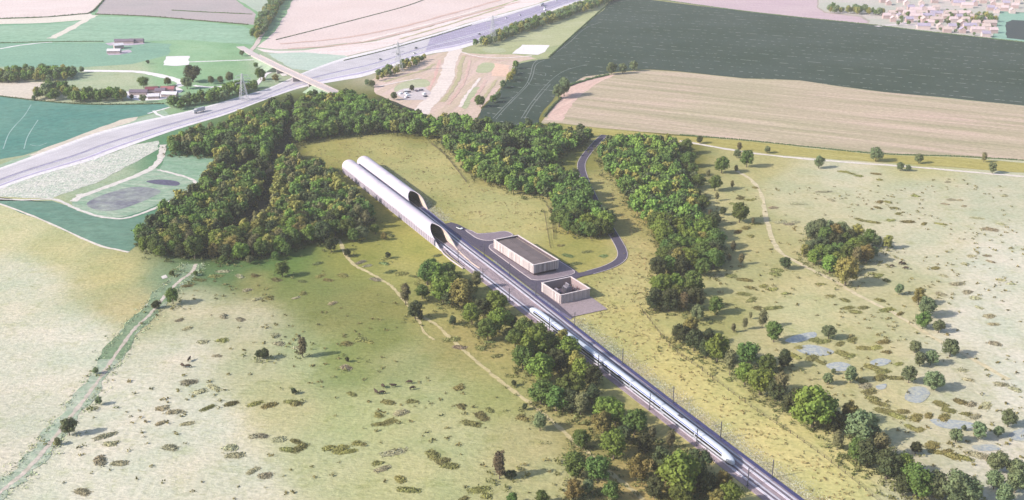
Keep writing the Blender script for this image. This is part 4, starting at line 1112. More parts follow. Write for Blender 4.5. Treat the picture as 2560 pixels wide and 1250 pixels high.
def crown_arrays(kind, seed, n_leaf, leaf_k=1.0):
    """leafy lobes: verts (N,3) and quads/tris, crown of a 12 m tree"""
    _, hw, zb, zt, nl, _, ls = KIND[kind]
    R = np.random.default_rng(seed); ls = ls * leaf_k
    lobes = []
    hz = (zt - zb) / 2; zc = (zt + zb) / 2
    tall = kind in ('thin', 'poplar'); ex = R.uniform(.86, 1.16)
    for i in range(nl):
        f = (i + .5) / nl
        z = -0.82 + 1.66 * f
        rad = math.sqrt(max(0.05, 1 - z * z * .92)) * hw * (.74 if not tall else .45)
        if kind == 'poplar': rad *= 1.0
        a = i * 2.39996 + R.uniform(-.5, .5)
        rr = hw * R.uniform(.24, .46) * (.95 if not tall else 1.55)
        lobes.append((rad * math.cos(a) * R.uniform(.45, 1.12) * ex, rad * math.sin(a) * R.uniform(.45, 1.12) / ex, zc + z * (hz - rr * .75), rr))
    lobes.append((0, 0, zc, hw * .5)); lobes.append((R.uniform(-.9, .9), R.uniform(-.9, .9), zt - hw * .3, hw * .3))
    iv, if_ = ico()
    V = []; F = []; k = 0
    for x, y, z, rr in lobes:
        jit = 1 + R.uniform(-.12, .12, len(iv))
        V.append(iv * (rr * .80 * jit)[:, None] * np.array([1, 1, .86]) + np.array([x, y, z])); F += [tuple(i + k for i in f) for f in if_]; k += len(iv)
    A = np.array([l[3] ** 2 for l in lobes]); A /= A.sum()
    which = R.choice(len(lobes), n_leaf, p=A)
    d = R.normal(size=(n_leaf, 3)); d[:, 2] += .25; d /= np.linalg.norm(d, axis=1)[:, None]
    C = np.array([l[:3] for l in lobes])[which]; rr = np.array([l[3] for l in lobes])[which]
    p = C + d * (rr * R.uniform(.78, 1.28, n_leaf))[:, None] * np.array([1, 1, .9])
    n = d + R.normal(scale=.42, size=(n_leaf, 3)); n /= np.linalg.norm(n, axis=1)[:, None]
    t = np.cross(n, R.normal(size=(n_leaf, 3))); t /= np.linalg.norm(t, axis=1)[:, None]
    b = np.cross(n, t)
    s = (ls * R.uniform(.55, 1.15, n_leaf))[:, None] * .5
    q = np.stack([p - t * s - b * s * .8, p + t * s * .9 - b * s, p + t * s + b * s * .8, p - t * s * .8 + b * s], 1).reshape(-1, 3)
    V.append(q)
    F += [tuple(k + 4 * i + j for j in range(4)) for i in range(n_leaf)]
    return np.concatenate(V), F
def trunk_mesh(kind, seed):
    _, hw, zb, zt, nl, _, _ = KIND[kind]; r_ = random.Random(seed); mb = MB()
    def limb(a, b, ra, rb, n=7):
        a = Vector(a); b = Vector(b); d = (b - a).normalized(); u = d.orthogonal().normalized(); w = d.cross(u)
        ring = lambda c, q: [c + u * (q * math.cos(2 * math.pi * i / n)) + w * (q * math.sin(2 * math.pi * i / n)) for i in range(n)]
        mb.quadframe(ring(a, ra), ring(b, rb), False, True)
    t0 = .34 if hw > 3.5 else .2
    limb((0, 0, -.1), (0, 0, .5), t0 * 1.5, t0 * 1.05); limb((0, 0, .5), (.1, 0, zt * .45), t0 * 1.05, t0 * .6); limb((.1, 0, zt * .45), (0, .1, zt * .8), t0 * .6, .08)
    for k in range(6):
        a = k * 1.05 + r_.uniform(-.3, .3); z = zt * r_.uniform(.2, .5); q = hw * r_.uniform(.45, .75)
        limb((0, 0, z), (q * math.cos(a), q * math.sin(a), z + zt * r_.uniform(.12, .26)), t0 * .42, .05, 5)
    return mb.mesh('trunk', bark_m)
PROTO = {}
for k, nvar in (('fresh', 5), ('green', 6), ('dark', 4), ('olive', 3), ('pale', 4), ('thin', 3), ('poplar', 2)):
    PROTO[k] = []
    for i in range(nvar):
        v, f = crown_arrays(k, 100 + 17 * i + len(k) * 7, 1900 if k not in ('thin', 'poplar') else 1000, .85)
        me = bpy.data.meshes.new('crown'); me.from_pydata(v.tolist(), [], f); me.materials.append(LEAF[k]); me.update()
        PROTO[k].append((me, trunk_mesh(k, i)))
tree_r = random.Random(99)
N_TREE = [0]
def tree_obj(x, y, h, kind, label, group, name='broadleaf_tree', wide=1.0):
    c, t = tree_r.choice(PROTO[kind]); s = h / 12.0
    if kind == 'poplar': name = 'columnar_tree'
    if kind == 'thin': name = 'slender_tree'
    w = s * wide * tree_r.uniform(.95, 1.22)
    o = empty(name, (x, y, .0), tree_r.uniform(0, 6.28), (w, w, s))
    link('crown', c, o); link('trunk', t, o)
    tag(o, label, 'tree', group); N_TREE[0] += 1
    return o
def rowset(lst, phrase, group, key=None, hk=1.0):
    """hand-surveyed trees: (x, base row, height px, kind); ordered so each can be counted along its row"""
    lst = sorted(lst, key=key or (lambda q: q[1]))
    for i, q in enumerate(lst):
        x, y, h, k = q[:4]; g = G(x, y)
        lab = q[4] if len(q) > 4 else f'{KIND[k][5]} tree, {ordinal(i)} {phrase}'
        tree_obj(g.x, g.y, h / PXM(y) * .97 * hk, k, lab, group, wide=q[5] if len(q) > 5 else 1.0)

ROW_NEAR = [(1335,906,88,'fresh'),(1369,900,72,'green'),(1307,925,62,'green'),(1352,955,76,'fresh'),(1417,905,64,'fresh'),(1403,872,50,'olive'),(1395,932,62,'dark'),(1441,938,62,'olive'),(1452,962,66,'fresh'),(1479,967,60,'dark'),(1424,1002,74,'green'),(1352,1010,62,'green'),(1390,1026,62,'green'),(1452,1042,66,'thin'),(1427,1030,58,'dark'),(1514,1052,62,'fresh'),(1538,1064,64,'fresh'),(1586,1087,68,'green'),(1507,1086,60,'olive'),(1534,1147,80,'fresh'),(1452,1120,48,'green'),(1438,1195,68,'green'),(1493,1202,66,'green'),(1593,1200,72,'olive'),(1655,1192,78,'dark'),(1637,1246,58,'dark'),(1527,1250,52,'green'),(1696,1237,118,'fresh'),(1434,1250,58,'olive'),(1630,1106,46,'thin'),(1675,1122,50,'thin'),(1613,1132,52,'dark'),(1744,1182,66,'dark'),(1763,1238,62,'dark'),(1806,1232,58,'olive'),(1823,1268,64,'fresh'),(1740,1215,50,'dark'),(1700,1262,60,'green'),(1790,1275,56,'olive'),(1560,1110,50,'dark'),(1480,1010,52,'dark'),(1470,1235,40,'pale')]
rowset(ROW_NEAR, 'from the top in the belt left of the train', 'trees in the belt left of the train', hk=1.02)
ROW_UP = [(1068,712,58,'green'),(1092,712,56,'fresh'),(1132,736,60,'green'),(1108,760,70,'fresh'),(1152,772,76,'olive'),(1192,722,46,'thin'),(1240,786,58,'fresh'),(1180,812,56,'fresh'),(1248,832,62,'fresh'),(1312,852,58,'green'),(1220,852,58,'green'),(1344,868,62,'green'),(1280,822,38,'dark'),(1078,690,46,'green'),(1120,700,44,'green'),(1165,745,50,'dark'),(1205,790,46,'dark'),(1288,866,46,'green'),(1130,768,50,'dark')]
rowset(ROW_UP, 'from the top in the clump between footpath and tunnel mouth', 'trees in the clump below the tunnel mouths', hk=1.03)
ROW_RIGHT = [(1643,692,52,'dark'),(1671,686,48,'green'),(1723,674,54,'fresh'),(1651,742,58,'fresh'),(1686,737,54,'fresh'),(1729,737,62,'green'),(1637,777,58,'dark'),(1671,778,58,'dark'),(1709,780,52,'thin'),(1738,772,56,'dark'),(1690,760,50,'green'),(1743,802,42,'pale'),(1726,842,52,'olive'),(1700,857,48,'dark'),(1735,877,54,'dark'),(1764,895,48,'dark'),(1792,905,74,'fresh'),(1824,938,68,'thin'),(1867,912,58,'green'),(1861,962,58,'fresh'),(1899,987,68,'fresh'),(1916,932,48,'green'),(1948,1002,78,'thin'),(1960,920,48,'dark'),(1937,1004,56,'dark'),(1982,1042,72,'dark'),(2030,1072,112,'fresh'),(2061,1052,66,'dark'),(2123,1062,62,'olive'),(2085,1084,58,'dark'),(2150,1107,82,'pale'),(2092,1124,52,'thin'),(2140,1152,58,'green'),(2166,1168,72,'dark'),(2199,1147,72,'thin'),(2216,1197,78,'dark'),(2254,1192,62,'fresh'),(2285,1242,88,'green'),(2333,1242,70,'pale'),(2388,1258,84,'pale'),(2256,1238,56,'dark'),(1770,860,40,'dark'),(2185,1110,46,'thin'),(2010,1030,46,'dark'),(2420,1262,66,'pale'),(1700,690,46,'dark'),(1755,690,46,'green'),(1660,655,40,'green')]
rowset(ROW_RIGHT, 'from the top in the belt right of the yellow meadow', 'trees in the belt right of the yellow meadow', hk=1.03)
MEADOW_R = [(1784,673,52,'green'),(1787,785,46,'green'),(1934,855,54,'green'),(1905,820,48,'thin'),(1862,824,32,'thin'),(1833,831,24,'thin'),(1876,798,20,'thin'),(1962,673,32,'dark'),(1730,441,34,'green'),(1745,469,34,'green'),(1787,477,40,'green'),(1804,433,42,'green'),(1866,418,42,'green'),(1757,527,40,'green'),(1848,556,50,'green'),(1787,563,36,'dark'),(1807,538,22,'dark'),(1786,623,52,'green'),(2068,962,32,'pale'),(2083,936,16,'pale'),(2125,957,44,'pale'),(2071,847,36,'pale'),(2286,882,32,'pale'),(2298,916,38,'pale'),(2326,912,38,'pale'),(2271,957,46,'pale'),(2333,975,50,'pale'),(2374,892,46,'pale'),(2446,1097,44,'pale'),(2388,1105,36,'pale'),(2409,1077,16,'pale'),(2288,1135,34,'dark'),(2519,1067,46,'pale'),(2495,1092,28,'pale'),(2491,1182,58,'pale'),(2484,1222,50,'pale'),(2536,1232,62,'pale'),(2508,1262,54,'pale'),(2536,1190,46,'pale'),(2247,737,28,'pale'),(2295,762,46,'olive'),(2315,792,52,'pale'),(2305,822,46,'green'),(2345,832,34,'pale'),(1749,359,20,'dark'),(1848,379,24,'thin'),(1918,383,18,'pale'),(2189,404,36,'pale'),(2296,409,26,'pale'),(2046,421,32,'pale'),(2459,406,26,'thin'),(2250,427,22,'pale'),(2480,434,28,'pale'),(2270,428,16,'pale'),(1720,418,40,'green'),(1715,385,38,'green'),(1842,395,22,'pale'),(1740,500,30,'green'),(1775,547,24,'thin'),(1792,502,22,'thin'),(1830,472,22,'thin'),(1770,592,26,'thin'),(1882,562,20,'thin'),(1840,432,20,'thin'),(1762,612,28,'green'),(1822,657,24,'thin'),(1832,632,32,'thin'),(1852,662,30,'thin'),(1765,655,34,'green'),(1735,455,26,'pale'),(1770,445,22,'thin')]
rowset(MEADOW_R, 'from the top scattered over the pale right-hand meadow', 'lone trees on the right-hand meadow')
COPSE = [(2046,602,50,'pale'),(2066,600,46,'pale'),(2029,603,46,'pale'),(2085,606,44,'olive'),(2170,614,38,'green'),(2217,622,32,'olive'),(2009,642,30,'olive'),(2033,662,34,'fresh'),(2070,656,40,'green'),(2073,682,40,'fresh'),(2113,714,66,'olive'),(2140,664,44,'thin'),(2165,656,42,'olive'),(2110,625,40,'green'),(2130,640,42,'fresh'),(2095,650,40,'green'),(2055,632,36,'dark'),(2100,690,36,'green'),(2150,625,34,'green'),(2185,640,22,'pale'),(2125,610,34,'dark'),(2060,615,44,'green'),(2100,602,44,'pale'),(2140,600,38,'olive'),(2085,628,42,'dark'),(2115,655,42,'green'),(2050,650,38,'fresh'),(2150,645,40,'green'),(2090,672,40,'fresh'),(2130,680,36,'olive'),(2030,635,34,'pale'),(2190,618,28,'pale')]
rowset(COPSE, 'from the top in the round copse on the right-hand meadow', 'trees of the round copse', hk=1.12)
MEADOW_L = [(433,760,42,'green','round green tree with long shadow beside the left-hand farm track'),(391,771,20,'dark','small dark bushy tree left of the round one by the track',1.5),(717,641,36,'green'),(706,692,38,'green'),(828,630,36,'dark'),(868,641,20,'dark'),(970,646,17,'dark'),(174,1088,48,'pale','pale round tree standing on the lower left farm track'),(248,1012,22,'pale'),(145,1112,20,'pale'),(240,935,18,'pale'),(757,893,58,'poplar','tall brown tree casting a long shadow in the middle field'),(649,897,24,'dark'),(663,897,28,'dark'),(1249,1197,80,'poplar','tall brown columnar tree casting a long shadow near the bottom'),(1272,1197,22,'dark','dark round bush at the foot of the brown columnar tree',1.3),(1282,1195,22,'dark'),(1350,1076,48,'pale','rounded grey-green tree right beside the footpath'),(1056,747,38,'green'),(1038,797,48,'dark'),(1050,800,22,'dark'),(1014,762,56,'thin'),(1132,812,24,'dark'),(1312,1025,18,'dark'),(1280,1262,34,'green'),(1355,1262,40,'green'),(560,660,22,'green'),(590,650,26,'green'),(625,660,22,'pale'),(645,640,26,'pale'),(690,650,22,'green'),(490,690,14,'green'),(430,690,14,'green'),(960,600,20,'olive'),(885,605,34,'green'),(905,600,36,'pale'),(938,585,26,'fresh'),(1195,825,24,'dark'),(1285,965,16,'dark'),(735,985,16,'dark'),(868,905,14,'dark')]
rowset(MEADOW_L, 'from the top among the small trees left of the railway', 'scattered trees left of the railway')
FAR = [(482,205,42,'dark','dark spreading tree at the bend of the white farm track',1.3),(360,220,28,'green'),(420,214,20,'green'),(358,256,20,'pale'),(330,248,12,'dark'),(468,222,30,'pale'),(528,210,20,'pale'),(552,210,20,'pale'),(575,206,26,'pale'),(370,160,10,'dark'),(1410,240,46,'pale'),(1396,246,36,'pale'),(1528,186,30,'pale'),(1556,184,26,'pale'),(1584,178,26,'pale'),(652,200,30,'green'),(640,170,14,'green'),(1030,228,16,'dark'),(985,250,20,'pale'),(930,218,18,'pale'),(918,214,16,'pale'),(690,205,20,'olive'),(660,205,12,'olive'),(1200,268,30,'green'),(605,140,14,'pale'),(205,182,16,'pale'),(85,252,14,'pale'),(2442,58,14,'green'),(2370,62,12,'green')]
rowset(FAR, 'from the top among the scattered far trees beyond the woodland', 'scattered far trees')

# woodland belts
WOODS = {
 'A': [(345,600),(372,640),(430,655),(492,648),(520,602),(602,550),(646,500),(668,430),(692,360),(716,310),(726,268),(690,276),(620,304),(560,328),(480,352),(415,376),(430,390),(520,395),(548,402),(535,432),(490,497),(420,537),(380,567)],
 'B': [(520,648),(600,652),(700,640),(790,608),(880,600),(930,572),(915,530),(860,482),(830,440),(790,424),(735,392),(708,392),(698,440),(682,500),(664,540),(615,580),(560,612)],
 'C': [(742,372),(765,354),(830,347),(950,334),(1060,343),(1105,362),(1150,412),(1172,442),(1250,472),(1300,492),(1385,502),(1395,580),(1425,592),(1480,598),(1522,594),(1526,562),(1490,532),(1462,482),(1442,452),(1380,434),(1310,440),(1280,430),(1340,424),(1392,414),(1402,392),(1460,366),(1480,352),(1468,345),(1400,340),(1330,335),(1250,330),(1180,322),(1100,312),(1000,296),(940,270),(870,252),(790,252),(752,268),(738,310)],
 'D': [(1500,372),(1560,362),(1640,362),(1698,376),(1700,430),(1722,480),(1748,550),(1800,648),(1790,676),(1725,676),(1690,690),(1660,640),(1640,592),(1602,552),(1575,522),(1560,482),(1530,452),(1502,412),(1492,382)],
}
FARW = {
 'E': [(-30,192),(-30,208),(80,207),(150,205),(192,196),(198,184),(120,182),(0,188)],
 'F': [(92,236),(92,252),(150,252),(172,224),(130,222)],
 'H': [(158,238),(162,257),(312,257),(318,247),(250,236)],
 'I': [(422,268),(430,280),(470,272),(520,262),(580,246),(640,228),(655,220),(640,214),(600,226),(500,250),(430,264)],
 'J': [(628,90),(640,104),(662,84),(682,52),(705,14),(730,-20),(700,-20),(672,18),(648,56)],
 'K': [(1186,116),(1210,118),(1330,76),(1480,26),(1560,-8),(1540,-14),(1470,14),(1320,60)],
 'L': [(932,200),(950,204),(1000,184),(1060,158),(1062,146),(1000,168),(940,188)],
 'M': [(2066,24),(2072,34),(2150,38),(2205,40),(2212,34),(2150,28)],
 'N': [(2406,44),(2410,52),(2450,58),(2488,58),(2490,50),(2440,44)],
 'P': [(2205,58),(2300,74),(2400,86),(2485,94),(2490,62),(2470,40),(2330,22),(2190,40)],
 'O': [(1228,262),(1238,266),(1262,225),(1290,185),(1296,165),(1286,165),(1275,190),(1250,230)],
}
cand = []
def poisson(poly_px, d, seed):
    P_ = [G(*q) for q in poly_px]; xs = [p.x for p in P_]; ys = [p.y for p in P_]; R = random.Random(seed); out = []
    y = min(ys); k = 0
    while y < max(ys):
        x = min(xs) + (k % 2) * d / 2; k += 1
        while x < max(xs):
            a, b = x + R.uniform(-.34, .34) * d, y + R.uniform(-.34, .34) * d
            if in_poly(a, b, P_): out.append((a, b))
            x += d
        y += d * .87
    return out
R_ = random.Random(31)
KW = {'A': ['green'] * 5 + ['fresh'] * 2 + ['dark'] * 3 + ['olive'] * 2 + ['thin'], 'B': ['green'] * 3 + ['fresh'] * 2 + ['dark'] * 2 + ['olive'] * 4 + ['thin'] * 3, 'C': ['green'] * 6 + ['fresh'] * 3 + ['dark'] * 3 + ['olive'], 'D': ['green'] * 4 + ['fresh'] * 5 + ['dark'] * 3 + ['olive'] * 2}
clear = [G(*q) for q in [(1225,392),(1290,372),(1345,384),(1330,402),(1260,408)]]; clear2 = [G(*q) for q in [(560,430),(640,395),(670,420),(600,455),(540,470)]]
PLACE = {'A': 'in the woodland left of the dark ride', 'B': 'in the woodland between dark ride and hoods', 'C': 'in the broad woodland behind the portal meadow', 'D': 'in the wood right of the access road'}
for w, poly in WOODS.items():
    for x, y in poisson(poly, 6.3, ord(w)):
        thin_out = in_poly(x, y, clear) or in_poly(x, y, clear2)
        if thin_out and R_.random() < .8: continue
        if R_.random() < .05: continue
        k = R_.choice(KW[w]); h = R_.triangular(6.0, 14.5, 9.8) if not thin_out else R_.uniform(3, 6)
        cand.append((x, y, h, k, w))
for w, poly in FARW.items():
    d = 7.5 if w not in 'MNP' else (11 if w != 'P' else 21)
    for x, y in poisson(poly, d, ord(w)):
        k = R_.choice(('green', 'fresh', 'green', 'pale', 'olive') if w in 'EFHI' else ('pale', 'pale', 'green', 'olive'))
        cand.append((x, y, R_.uniform(7, 11.5) * (.8 if w in 'LO' else .62 if w == 'P' else 1), k, w))
cand.sort(key=lambda q: math.hypot(q[0], q[1]) - q[2] * 4)
left = max(0, 300 - 150)
near, rest = [], []
for q in cand:
    (near if (q[4] in WOODS and len(near) < left) else rest).append(q)
for x, y, h, k, w in near:
    tree_obj(x, y, h, k, f'{KIND[k][5]} tree {PLACE[w]}', PLACE[w])
def woodland_mesh():
    """the remaining canopy: too many to tell apart"""
    LOD = {k: [crown_arrays(k, 300 + i, 260 if k not in ('thin',) else 180, 1.6) for i in range(2)] for k in ('fresh', 'green', 'dark', 'olive', 'pale', 'thin')}
    kinds = list(LOD)
    bm_v = {k: [] for k in kinds}; counts = {k: [] for k in kinds}
    R = np.random.default_rng(5)
    Vs = []; Ls = []; St = []; Tot = []; MI = []; k0 = 0; l0 = 0
    flat = {k: [(v, np.array([i for f in F for i in f]), np.array([len(f) for f in F])) for v, F in LOD[k]] for k in kinds}
    # a simple tapered trunk
    tv = np.array([(.3 * math.cos(a), .3 * math.sin(a), 0) for a in (0, 1.57, 3.14, 4.71)] + [(.12 * math.cos(a), .12 * math.sin(a), 7) for a in (0, 1.57, 3.14, 4.71)]); tf = [(0, 1, 5, 4), (1, 2, 6, 5), (2, 3, 7, 6), (3, 0, 4, 7)]
    for x, y, h, k, w in rest:
        v, li, lt = flat[k][R.integers(2)]
        a = R.uniform(0, 6.28); s = h / 12; sw = s * R.uniform(.88, 1.2)
        for vv, ll, tt, mi in ((v, li, lt, kinds.index(k)), (tv, np.array([i for f in tf for i in f]), np.array([4] * 4), len(kinds))):
            q = np.empty_like(vv, dtype=float); ca, sa = math.cos(a), math.sin(a)
            q[:, 0] = (vv[:, 0] * ca - vv[:, 1] * sa) * sw + x; q[:, 1] = (vv[:, 0] * sa + vv[:, 1] * ca) * sw + y; q[:, 2] = vv[:, 2] * s
            Vs.append(q); Ls.append(ll + k0); Tot.append(tt); MI.append(np.full(len(tt), mi)); k0 += len(vv)
    V = np.concatenate(Vs); L = np.concatenate(Ls); T = np.concatenate(Tot); M = np.concatenate(MI)
    me = bpy.data.meshes.new('woodland')
    me.vertices.add(len(V)); me.vertices.foreach_set('co', V.ravel().astype(np.float32))
    me.loops.add(len(L)); me.loops.foreach_set('vertex_index', L.astype(np.int32))
    me.polygons.add(len(T)); me.polygons.foreach_set('loop_start', np.concatenate([[0], np.cumsum(T)[:-1]]).astype(np.int32))
    try: me.polygons.foreach_set('loop_total', T.astype(np.int32))
    except Exception: pass
    for k in kinds: me.materials.append(LEAF[k])
    me.materials.append(bark_m)
    me.polygons.foreach_set('material_index', M.astype(np.int32))
    me.update(calc_edges=True)
    o = link('woodland', me)
    tag(o, 'dense mixed green woodland canopy around the portal meadow and along the motorway', 'woodland', None, 'stuff')
    print('TREES individual', N_TREE[0], 'near', len(near), 'rest', len(rest), 'faces', len(T))
woodland_mesh()

# ------------------------------------------------------------------ scrub and small plants
SCRUB_M = [leaf_mat('scrub_olive', (.205, .20, .075), .15), leaf_mat('scrub_brown_mist', (.31, .295, .19), .15), leaf_mat('scrub_green', (.15, .185, .07), .15)]  # brown one lightened, mist mixed into its leaf colour
def scrub_arrays(seed, n_mound, spread, n_leaf):
    R = np.random.default_rng(seed); V = []; F = []; k = 0
    iv, if_ = ico()
    ctr = [np.array([0., 0., .1])]; rad = [R.uniform(.9, 1.3)]
    for i in range(n_mound):
        if i:
            for _ in range(12):
                j = R.integers(len(ctr)); a = R.uniform(0, 6.28); r0 = R.uniform(.55, 1.25)
                c = ctr[j] + np.array([math.cos(a), .6 * math.sin(a), 0]) * (rad[j] * .55 + r0 * .4)
                if math.hypot(c[0], c[1] / .6) < spread: break
            ctr.append(c); rad.append(r0)
        c, r0 = ctr[i], rad[i]
        hgt = R.uniform(.28, .5)
        V.append(iv * r0 * (1 + R.uniform(-.25, .25, len(iv)))[:, None] * np.array([1.1, 1.0, hgt]) + c); F += [tuple(j + k for j in f) for f in if_]; k += len(iv)
        m = n_leaf; dd = R.normal(size=(m, 3)); dd[:, 2] = np.abs(dd[:, 2]); dd /= np.linalg.norm(dd, axis=1)[:, None]
        p = c + dd * r0 * R.uniform(.85, 1.25, m)[:, None] * np.array([1.1, 1.0, hgt]); t = np.cross(dd, R.normal(size=(m, 3))); t /= np.linalg.norm(t, axis=1)[:, None]; b = np.cross(dd, t) * .6 + dd * .5
        s = R.uniform(.18, .36, m)[:, None]
        V.append(np.stack([p - t * s - b * s, p + t * s - b * s, p + t * s * .6 + b * s, p - t * s * .6 + b * s], 1).reshape(-1, 3)); F += [tuple(k + 4 * i_ + j for j in range(4)) for i_ in range(m)]; k += 4 * m
    m = 20 * n_mound; j = R.integers(len(ctr), size=m); C = np.array(ctr)[j]; q = np.clip(R.normal(size=(m, 2)), -1.5, 1.5) * (.7 + .12 * spread)
    p = np.stack([C[:, 0] + q[:, 0] * 1.2, C[:, 1] + q[:, 1] * .8, R.uniform(.05, .22, m)], 1); a = R.uniform(0, 6.28, m); s = R.uniform(.16, .42, m)
    t = np.stack([np.cos(a) * s, np.sin(a) * s, R.uniform(-.1, .1, m)], 1); b = np.stack([-np.sin(a) * s * .7, np.cos(a) * s * .7, R.uniform(-.05, .22, m)], 1)
    V.append(np.stack([p - t - b, p + t - b, p + t * .7 + b, p - t * .7 + b], 1).reshape(-1, 3)); F += [tuple(k + 4 * i_ + jj for jj in range(4)) for i_ in range(m)]
    return np.concatenate(V), F
def arr_mesh(name, vf, m):
    me = bpy.data.meshes.new(name); me.from_pydata(vf[0].tolist(), [], vf[1]); me.materials.append(m); me.update(); return me
SCR = [[[arr_mesh('scrub_clump', scrub_arrays(40 + 5 * i + j + 31 * v, (6, 14 + 5 * v, 24 + 8 * v)[i], (2.2, 3.6 + .8 * v, 6.0 + 1.2 * v)[i], 16), SCRUB_M[j]) for v in range(4)] for j in range(3)] for i in range(3)]
SW = ['olive', 'brown', 'green']
